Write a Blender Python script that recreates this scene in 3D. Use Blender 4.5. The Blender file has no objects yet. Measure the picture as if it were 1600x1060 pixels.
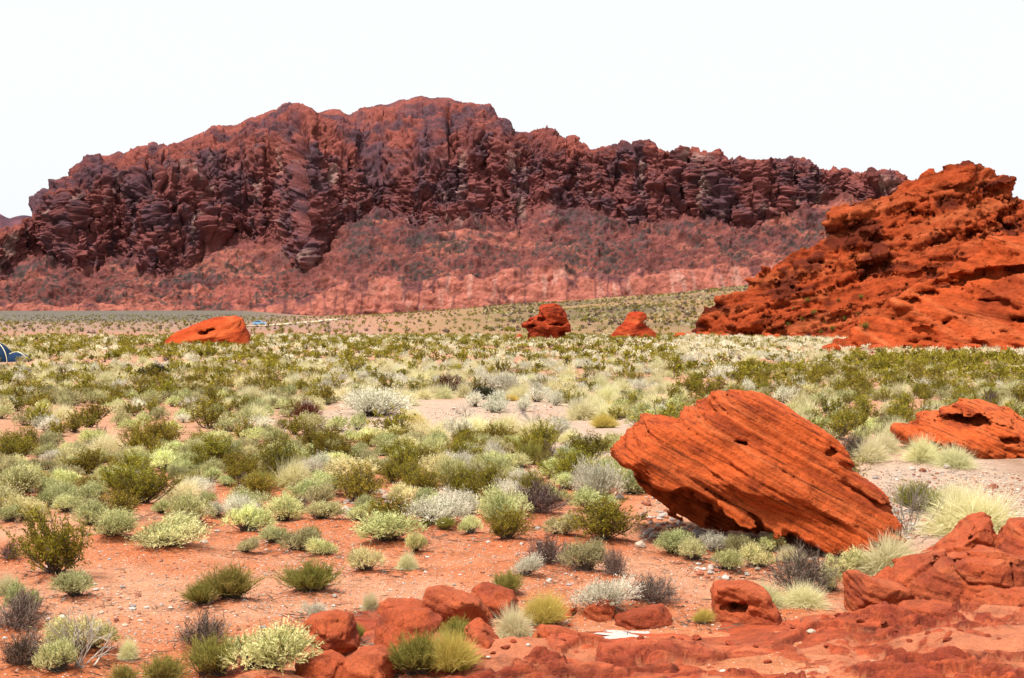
import bpy, math
import numpy as np
from mathutils import Vector

scene = bpy.context.scene
R = math.radians
# ------------------------------------------------------------------ camera
CAM_H = 4.2
FPX = 1600 * 50 / 36.0
PITCH = math.atan(40 / FPX)
cam_d = bpy.data.cameras.new('camera')
cam = bpy.data.objects.new('camera', cam_d)
scene.collection.objects.link(cam)
cam.location = (0, 0, CAM_H)
cam.rotation_euler = (R(90) - PITCH, 0, 0)
cam_d.lens = 50
cam_d.sensor_width = 36
cam_d.clip_start = 0.2
cam_d.clip_end = 20000
scene.camera = cam
# ------------------------------------------------------------------ sky, sun, exposure
SUN_TO = Vector((-0.30, -0.20, 0.93)).normalized()
sun_el = math.asin(SUN_TO.z)
sun_az = math.atan2(SUN_TO.x, SUN_TO.y)
world = bpy.data.worlds.new('World')
scene.world = world
world.use_nodes = True
nt = world.node_tree
nt.nodes.clear()
n_out = nt.nodes.new('ShaderNodeOutputWorld')
n_bg = nt.nodes.new('ShaderNodeBackground')
n_sky = nt.nodes.new('ShaderNodeTexSky')
n_sky.sky_type = 'NISHITA'
n_sky.sun_disc = False
n_sky.sun_elevation = sun_el
n_sky.sun_rotation = sun_az
n_sky.air_density = 1.0
n_sky.dust_density = 3.0
n_hsv = nt.nodes.new('ShaderNodeHueSaturation')
n_hsv.inputs['Saturation'].default_value = 0.25
n_mix = nt.nodes.new('ShaderNodeMix')
n_mix.data_type = 'RGBA'
n_mix.inputs[0].default_value = 0.8           # a thick, even sheet of white cloud
n_mix.inputs[7].default_value = (6.35, 6.5, 6.65, 1)
nt.links.new(n_sky.outputs[0], n_hsv.inputs['Color'])
nt.links.new(n_hsv.outputs[0], n_mix.inputs[6])
nt.links.new(n_mix.outputs[2], n_bg.inputs[0])
n_bg.inputs[1].default_value = 0.086
nt.links.new(n_bg.outputs[0], n_out.inputs[0])
sun_d = bpy.data.lights.new('sun', 'SUN')
sun_d.energy = 3.9
sun_d.angle = R(8)
sun_d.color = (1.0, 0.95, 0.88)
sun = bpy.data.objects.new('sun', sun_d)
scene.collection.objects.link(sun)
sun.rotation_euler = SUN_TO.to_track_quat('Z', 'Y').to_euler()
scene.view_settings.view_transform = 'Standard'
scene.view_settings.look = 'None'
scene.view_settings.exposure = 0.97
scene.view_settings.gamma = 1
scene.view_settings.use_curve_mapping = False

# ------------------------------------------------------------------ numeric helpers
rng0 = np.random.default_rng(7)
LAT = [np.random.default_rng(100 + i).uniform(-1, 1, (64, 64, 64)).astype(np.float32) for i in range(4)]


def vnoise(P, k=0):
    P = np.asarray(P, dtype=np.float32)
    i = np.floor(P).astype(np.int32)
    f = P - i
    f = f * f * (3 - 2 * f)
    i &= 63
    j = (i + 1) & 63
    L = LAT[k % 4]
    x0, y0, z0 = i[..., 0], i[..., 1], i[..., 2]
    x1, y1, z1 = j[..., 0], j[..., 1], j[..., 2]
    fx, fy, fz = f[..., 0], f[..., 1], f[..., 2]
    a = L[x0, y0, z0] * (1 - fx) + L[x1, y0, z0] * fx
    b = L[x0, y1, z0] * (1 - fx) + L[x1, y1, z0] * fx
    c = L[x0, y0, z1] * (1 - fx) + L[x1, y0, z1] * fx
    d = L[x0, y1, z1] * (1 - fx) + L[x1, y1, z1] * fx
    return (a * (1 - fy) + b * fy) * (1 - fz) + (c * (1 - fy) + d * fy) * fz


def fbm(P, octaves=4, k=0, gain=0.5):
    P = np.asarray(P, dtype=np.float32)
    s = 0
    a = 1.0
    t = 0
    for o in range(octaves):
        s = s + a * vnoise(P + 17.3 * o, k + o)
        t += a
        a *= gain
        P = P * 2.03
    return s / t * 1.6


def ridged(P, octaves=3, k=0):
    P = np.asarray(P, dtype=np.float32)
    s = 0
    a = 1.0
    t = 0
    for o in range(octaves):
        s = s + a * (1 - 2 * np.abs(vnoise(P + 9.1 * o, k + o)))
        t += a
        a *= 0.5
        P = P * 2.07
    return s / t


def nrmz(v):
    return v / np.maximum(np.linalg.norm(v, axis=-1, keepdims=True), 1e-9)


def worley(P, jit=0.9):
    """cells of broken rock: a random value per cell and the distance to its nearest joint"""
    P = np.asarray(P, dtype=np.float32)
    i0 = np.floor(P).astype(np.int32)
    f1 = np.full(P.shape[:-1], 9.0, np.float32)
    f2 = np.full(P.shape[:-1], 9.0, np.float32)
    cid = np.zeros(P.shape[:-1], np.float32)
    for a in (-1, 0, 1):
        for b in (-1, 0, 1):
            for c in (-1, 0, 1):
                q = i0 + np.array([a, b, c], np.int32)
                qm = q & 63
                ix = (qm[..., 0], qm[..., 1], qm[..., 2])
                d = ((q[..., 0] + 0.5 + 0.5 * jit * LAT[0][ix] - P[..., 0]) ** 2 + (q[..., 1] + 0.5 + 0.5 * jit * LAT[1][ix] - P[..., 1]) ** 2
                     + (q[..., 2] + 0.5 + 0.5 * jit * LAT[2][ix] - P[..., 2]) ** 2)
                m = d < f1
                f2 = np.where(m, f1, np.minimum(f2, d))
                f1 = np.where(m, d, f1)
                cid = np.where(m, LAT[3][ix], cid)
    return cid, np.sqrt(f2) - np.sqrt(f1)


def sstep(a, b, x):
    t = np.clip((np.asarray(x, dtype=np.float64) - a) / (b - a), 0, 1)
    return t * t * (3 - 2 * t)


def mix3(c, d, t):
    t = np.asarray(t)[..., None]
    return np.asarray(c) * (1 - t) + np.asarray(d) * t


CP, SP = math.cos(PITCH), math.sin(PITCH)


def ray(px, py):
    a = (np.asarray(px, dtype=float) - 800) / FPX
    b = (530 - np.asarray(py, dtype=float)) / FPX
    return a, CP + b * SP, -SP + b * CP


def unproj(px, py, Y):
    dx, dy, dz = ray(px, py)
    t = Y / dy
    return dx * t, Y + 0 * t, CAM_H + dz * t


def project(x, y, z):
    zz = np.asarray(z) - CAM_H
    dep = np.maximum(y * CP - zz * SP, 0.05)
    up = y * SP + zz * CP
    return 800 + FPX * x / dep, 530 - FPX * up / dep


# ------------------------------------------------------------------ object helpers
def tag(o, label=None, cat=None, group=None, kind=None):
    if label:
        o['label'] = label
    if cat:
        o['category'] = cat
    if group:
        o['group'] = group
    if kind:
        o['kind'] = kind
    return o


def link(name, data, loc=(0, 0, 0), parent=None):
    o = bpy.data.objects.new(name, data)
    scene.collection.objects.link(o)
    o.location = loc
    if parent:
        o.parent = parent
    return o


def mesh_np(name, V, faces, mats, smooth=True, col=None, tone=None, midx=None):
    """faces: list of int arrays (n,3) or (n,4); midx: list of material indices, one per array"""
    me = bpy.data.meshes.new(name)
    V = np.ascontiguousarray(V, dtype=np.float32)
    me.vertices.add(len(V))
    me.vertices.foreach_set('co', V.ravel())
    loops = np.concatenate([f.ravel() for f in faces]).astype(np.int32)
    sizes = np.concatenate([np.full(len(f), f.shape[1], np.int32) for f in faces])
    starts = np.concatenate([[0], np.cumsum(sizes)[:-1]]).astype(np.int32)
    me.loops.add(len(loops))
    me.loops.foreach_set('vertex_index', loops)
    me.polygons.add(len(sizes))
    me.polygons.foreach_set('loop_start', starts)
    me.polygons.foreach_set('loop_total', sizes)
    for m in mats:
        me.materials.append(m)
    if midx is not None:
        mi = np.concatenate([np.full(len(f), k, np.int32) for f, k in zip(faces, midx)])
        me.polygons.foreach_set('material_index', mi)
    me.polygons.foreach_set('use_smooth', np.full(len(sizes), bool(smooth)))
    if col is not None:
        at = me.attributes.new('Col', 'FLOAT_COLOR', 'POINT')
        c4 = np.ones((len(V), 4), np.float32)
        c4[:, :3] = col
        at.data.foreach_set('color', c4.ravel())
    if tone is not None:
        at = me.attributes.new('tone', 'FLOAT', 'POINT')
        at.data.foreach_set('value', np.ascontiguousarray(tone, dtype=np.float32))
    me.update(calc_edges=True)
    me.validate()
    return me


def grid_faces(nr, nc, flip=False):
    i = np.arange(nr * nc).reshape(nr, nc)
    f = np.stack([i[:-1, :-1], i[:-1, 1:], i[1:, 1:], i[1:, :-1]], -1).reshape(-1, 4)
    return f[:, ::-1] if flip else f


def surface_nets(F, org, h):
    """F > 0 inside; returns vertices and outward quads"""
    S = F > 0
    nx, ny, nz = F.shape
    cnt = np.zeros((nx - 1, ny - 1, nz - 1), np.float32)
    acc = np.zeros((nx - 1, ny - 1, nz - 1, 3), np.float32)
    for ax in range(3):
        o = [a for a in range(3) if a != ax]
        for d1 in (0, 1):
            for d2 in (0, 1):
                sl0 = [None] * 3
                sl1 = [None] * 3
                sl0[ax] = slice(0, -1)
                sl1[ax] = slice(1, None)
                for a, d in ((o[0], d1), (o[1], d2)):
                    sl0[a] = sl1[a] = slice(1, None) if d else slice(0, -1)
                f0, f1 = F[tuple(sl0)], F[tuple(sl1)]
                m = (f0 > 0) != (f1 > 0)
                t = np.where(m, f0 / np.where(m, f0 - f1, 1), 0)
                cnt += m
                acc[..., ax] += t
                acc[..., o[0]] += m * d1
                acc[..., o[1]] += m * d2
    act = cnt > 0
    idx = np.full(act.shape, -1, np.int64)
    idx[act] = np.arange(act.sum())
    cells = np.argwhere(act)
    V = (cells + acc[act] / cnt[act][:, None]) * h + np.asarray(org)
    quads = []
    for ax in range(3):
        o = [(ax + 1) % 3, (ax + 2) % 3]
        sl0 = [slice(1, -1)] * 3
        sl1 = [slice(1, -1)] * 3
        sl0[ax] = slice(0, -1)
        sl1[ax] = slice(1, None)
        a, b = S[tuple(sl0)], S[tuple(sl1)]
        for inside_first in (True, False):
            e = np.argwhere((a & ~b) if inside_first else (~a & b))
            if len(e) == 0:
                continue
            e = e.copy()
            for q in range(3):
                if q != ax:
                    e[:, q] += 1
            u = np.zeros(3, int)
            v = np.zeros(3, int)
            u[o[0]] = 1
            v[o[1]] = 1
            q0 = idx[tuple((e - u - v).T)]
            q1 = idx[tuple((e - v).T)]
            q2 = idx[tuple(e.T)]
            q3 = idx[tuple((e - u).T)]
            qq = np.stack([q0, q1, q2, q3], 1)
            quads.append(qq if inside_first else qq[:, ::-1])
    Q = np.concatenate(quads)
    return V, Q[(Q >= 0).all(1)]


def vnormals(V, Q):
    n = np.cross(V[Q[:, 2]] - V[Q[:, 0]], V[Q[:, 3]] - V[Q[:, 1]])
    N = np.zeros_like(V)
    for k in range(4):
        for c in range(3):
            N[:, c] += np.bincount(Q[:, k], n[:, c], len(V))
    return N / np.maximum(np.linalg.norm(N, axis=1, keepdims=True), 1e-9)


def poly_sd(poly, X, Z):
    """signed distance to a polygon, positive inside"""
    poly = np.asarray(poly, float)
    d = np.full(X.shape, 1e9)
    ins = np.zeros(X.shape, bool)
    for (x0, z0), (x1, z1) in zip(poly, np.roll(poly, -1, 0)):
        ex, ez = x1 - x0, z1 - z0
        t = np.clip(((X - x0) * ex + (Z - z0) * ez) / (ex * ex + ez * ez + 1e-12), 0, 1)
        d = np.minimum(d, (X - x0 - t * ex) ** 2 + (Z - z0 - t * ez) ** 2)
        c = (z0 > Z) != (z1 > Z)
        with np.errstate(divide='ignore', invalid='ignore'):
            xi = x0 + (Z - z0) * ex / (ez if abs(ez) > 1e-12 else 1e-12)
        ins ^= c & (X < xi)
    d = np.sqrt(d)
    return np.where(ins, d, -d)


# ------------------------------------------------------------------ materials
def new_mat(name):
    m = bpy.data.materials.new(name)
    m.use_nodes = True
    t = m.node_tree
    t.nodes.clear()
    return m, t, t.nodes.new('ShaderNodeOutputMaterial')


def N(t, kind, **kw):
    n = t.nodes.new(kind)
    for k, v in kw.items():
        if k.startswith('i_'):
            n.inputs[k[2:].replace('_', ' ')].default_value = v
        else:
            setattr(n, k, v)
    return n


def ramp(t, src, stops):
    r = t.nodes.new('ShaderNodeValToRGB')
    e = r.color_ramp.elements
    while len(e) < len(stops):
        e.new(0.5)
    for q, (p, c) in zip(e, stops):
        q.position = p
        q.color = (c, c, c, 1) if isinstance(c, (int, float)) else (*c, 1)
    t.links.new(src, r.inputs[0])
    return r.outputs[0]


def mult(t, a, b, fac=1.0, mode='MULTIPLY'):
    m = t.nodes.new('ShaderNodeMix')
    m.data_type = 'RGBA'
    m.blend_type = mode
    m.inputs[0].default_value = fac
    t.links.new(a, m.inputs[6])
    if isinstance(b, tuple):
        m.inputs[7].default_value = (*b, 1)
    else:
        t.links.new(b, m.inputs[7])
    return m.outputs[2]


def rock_mat(name, unit, bed=(0, 0, 0), strata=0.5, sfreq=6.0, bump=0.5, rough=0.85, spec=0.2, grain=0.5):
    """unit: size in metres of the smallest feature worth a bump"""
    m, t, out = new_mat(name)
    L = t.links
    tc = N(t, 'ShaderNodeTexCoord')
    col = N(t, 'ShaderNodeAttribute', attribute_name='Col').outputs['Color']
    mp = N(t, 'ShaderNodeMapping')
    mp.vector_type = 'TEXTURE'
    mp.inputs['Rotation'].default_value = bed
    L.new(tc.outputs['Object'], mp.inputs[0])
    mp2 = N(t, 'ShaderNodeMapping')
    mp2.inputs['Scale'].default_value = (0.06, 0.06, 1)
    L.new(mp.outputs[0], mp2.inputs[0])
    st = N(t, 'ShaderNodeTexNoise', i_Scale=sfreq, i_Detail=5.0, i_Roughness=0.65, i_Distortion=0.15)
    L.new(mp2.outputs[0], st.inputs['Vector'])
    n1 = N(t, 'ShaderNodeTexNoise', i_Scale=0.12 / unit, i_Detail=8.0, i_Roughness=0.7)
    L.new(tc.outputs['Object'], n1.inputs['Vector'])
    n2 = N(t, 'ShaderNodeTexNoise', i_Scale=1.0 / unit, i_Detail=4.0, i_Roughness=0.7)
    L.new(tc.outputs['Object'], n2.inputs['Vector'])
    s_r = ramp(t, st.outputs[0], [(0.36, 0.33), (0.45, 0.95), (0.62, 1.1), (0.72, 0.8)])
    g_r = ramp(t, n1.outputs[0], [(0.32, 0.62), (0.5, 1.0), (0.7, 1.22)])
    f_r = ramp(t, n2.outputs[0], [(0.3, 0.7), (0.5, 1.0), (0.75, 1.25)])
    c = mult(t, col, s_r, min(1.0, strata))
    c = mult(t, c, g_r, 0.8)
    c = mult(t, c, f_r, grain)
    b = N(t, 'ShaderNodeBsdfPrincipled', i_Roughness=rough)
    b.inputs['Specular IOR Level'].default_value = spec
    L.new(c, b.inputs['Base Color'])
    bp1 = N(t, 'ShaderNodeBump', i_Strength=bump * strata, i_Distance=unit * 3)
    L.new(st.outputs[0], bp1.inputs['Height'])
    bp2 = N(t, 'ShaderNodeBump', i_Strength=bump, i_Distance=unit * 4)
    L.new(n1.outputs[0], bp2.inputs['Height'])
    L.new(bp1.outputs[0], bp2.inputs['Normal'])
    bp3 = N(t, 'ShaderNodeBump', i_Strength=bump * 0.8, i_Distance=unit * 0.8)
    L.new(n2.outputs[0], bp3.inputs['Height'])
    L.new(bp2.outputs[0], bp3.inputs['Normal'])
    L.new(bp3.outputs[0], b.inputs['Normal'])
    L.new(b.outputs[0], out.inputs[0])
    return m


def leaf_mat(name, ca, cb, trans=0.25, vary=0.25, hue=0.02):
    m, t, out = new_mat(name)
    L = t.links
    at = N(t, 'ShaderNodeAttribute', attribute_name='tone')
    mx = N(t, 'ShaderNodeMix', data_type='RGBA')
    mx.inputs[6].default_value = (*[q * 0.66 for q in ca], 1)
    mx.inputs[7].default_value = (*[q * 0.76 for q in cb], 1)
    L.new(at.outputs['Fac'], mx.inputs[0])
    oi = N(t, 'ShaderNodeObjectInfo')
    hs = N(t, 'ShaderNodeHueSaturation')
    mv = N(t, 'ShaderNodeMapRange')
    mv.inputs[3].default_value = 1 - vary
    mv.inputs[4].default_value = 1 + vary
    L.new(oi.outputs['Random'], mv.inputs[0])
    L.new(mv.outputs[0], hs.inputs['Value'])
    k = N(t, 'ShaderNodeMath', operation='MULTIPLY_ADD')
    fr = N(t, 'ShaderNodeMath', operation='MULTIPLY')
    fr.inputs[1].default_value = 37.7
    fr2 = N(t, 'ShaderNodeMath', operation='FRACT')
    L.new(oi.outputs['Random'], fr.inputs[0])
    L.new(fr.outputs[0], fr2.inputs[0])
    L.new(fr2.outputs[0], k.inputs[0])
    k.inputs[1].default_value = hue * 2
    k.inputs[2].default_value = 0.5 - hue
    L.new(k.outputs[0], hs.inputs['Hue'])
    L.new(mx.outputs[2], hs.inputs['Color'])
    d = N(t, 'ShaderNodeBsdfDiffuse')
    L.new(hs.outputs[0], d.inputs[0])
    if trans > 0:
        tr = N(t, 'ShaderNodeBsdfTranslucent')
        L.new(hs.outputs[0], tr.inputs[0])
        ms = N(t, 'ShaderNodeMixShader')
        ms.inputs[0].default_value = trans
        L.new(d.outputs[0], ms.inputs[1])
        L.new(tr.outputs[0], ms.inputs[2])
        L.new(ms.outputs[0], out.inputs[0])
    else:
        L.new(d.outputs[0], out.inputs[0])
    return m


def plain_mat(name, color, rough=0.6, metal=0.0, spec=0.5, noise=0.15, scale=8.0):
    m, t, out = new_mat(name)
    L = t.links
    tc = N(t, 'ShaderNodeTexCoord')
    n = N(t, 'ShaderNodeTexNoise', i_Scale=scale, i_Detail=4.0)
    L.new(tc.outputs['Object'], n.inputs['Vector'])
    rgb = N(t, 'ShaderNodeRGB')
    rgb.outputs[0].default_value = (*color, 1)
    c = mult(t, rgb.outputs[0], ramp(t, n.outputs[0], [(0.3, 1 - noise), (0.7, 1 + noise)]))
    b = N(t, 'ShaderNodeBsdfPrincipled', i_Roughness=rough, i_Metallic=metal)
    b.inputs['Specular IOR Level'].default_value = spec
    L.new(c, b.inputs['Base Color'])
    L.new(b.outputs[0], out.inputs[0])
    return m


LEAF = {
    'sage': leaf_mat('sage_leaf', (0.31, 0.30, 0.075), (1.12, 1.06, 0.56), 0.4, 0.3, 0.025),
    'creosote': leaf_mat('creosote_leaf', (0.13, 0.112, 0.012), (0.50, 0.40, 0.055), 0.35, 0.25, 0.015),
    'straw': leaf_mat('straw_blade', (0.70, 0.61, 0.25), (1.27, 1.20, 0.82), 0.5, 0.1, 0.012),
    'white': leaf_mat('pale_leaf', (0.55, 0.52, 0.34), (1.22, 1.16, 0.94), 0.42, 0.15, 0.015),
    'dark': leaf_mat('dark_twig', (0.080, 0.048, 0.038), (0.34, 0.25, 0.205), 0.0, 0.25, 0.02),
    'broom': leaf_mat('broom_stem', (0.19, 0.17, 0.022), (0.56, 0.49, 0.14), 0.3, 0.2, 0.02),
    'gold': leaf_mat('golden_blade', (0.50, 0.37, 0.06), (1.10, 0.86, 0.28), 0.4, 0.1, 0.01),
    'rust': leaf_mat('rust_twig', (0.06, 0.012, 0.010), (0.19, 0.05, 0.035), 0.0, 0.2, 0.01),
    'twig': leaf_mat('bare_twig', (0.28, 0.22, 0.19), (0.55, 0.47, 0.40), 0.0, 0.15, 0.01),
    'black': leaf_mat('dark_evergreen_leaf', (0.02, 0.022, 0.012), (0.09, 0.095, 0.045), 0.15, 0.2, 0.02),
}
STEM = leaf_mat('woody_stem', (0.07, 0.05, 0.04), (0.22, 0.17, 0.13), 0.0, 0.15, 0.01)
BR = [0.33, 0, 0]

# ------------------------------------------------------------------ terrain
HILL_A = [-0.36, -0.19, -0.11, -0.04, 0.04, 0.09, 0.157, 0.4, 0.8]
HILL_H = [0.0, 0.4, 2.6, 6.5, 10.5, 14.0, 18.0, 30.0, 40.0]
MOUNDS = []      # (x, y, radius, height) sand drifted round the near bushes


def gz(x, y, mounds=True):
    x = np.asarray(x, dtype=np.float64)
    y = np.asarray(y, dtype=np.float64)
    a = x / np.maximum(y, 30)
    h = np.interp(a, HILL_A, HILL_H) * sstep(300, 820, y)
    P = np.stack([x, y, 0 * x + 3.3], -1)
    h = h + 0.10 * fbm(P / 4.5, 2, 0) * sstep(400, 100, y) + 0.025 * fbm(P / 0.9, 2, 1) * sstep(90, 40, y)
    h = h + 6.5 * sstep(650, 1300, y) * sstep(-0.13, -0.20, a) + 1.6 * fbm(P / 60.0, 3, 2) * sstep(250, 600, y) * sstep(-0.15, 0.05, a)
    if mounds and len(MOUNDS):
        flat = h.ravel()
        fx, fy = x.ravel(), y.ravel()
        near = np.where((fy > 8) & (fy < 50))[0]
        if len(near):
            s = np.zeros(len(near))
            for mx, my, mr, mh in MOUNDS:
                d2 = ((fx[near] - mx) ** 2 + (fy[near] - my) ** 2) / (mr * mr)
                s = np.maximum(s, mh * np.exp(-d2))
            flat = flat.copy()
            flat[near] += s
            h = flat.reshape(h.shape)
    return h


def at(px, py):
    """the point of the ground seen at a photo pixel"""
    dx, dy, dz = ray(px, py)
    lo = 3.0
    for Y in np.geomspace(8, 3000, 400):
        t = Y / dy
        if CAM_H + dz * t <= float(gz(dx * t, Y, False)):
            hi = Y
            for _ in range(20):
                mid = 0.5 * (lo + hi)
                t = mid / dy
                if CAM_H + dz * t <= float(gz(dx * t, mid, False)):
                    hi = mid
                else:
                    lo = mid
            t = hi / dy
            return float(dx * t), hi, float(CAM_H + dz * t)
        lo = Y
    return float(dx * 3000 / dy), 3000.0, 0.0


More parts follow.
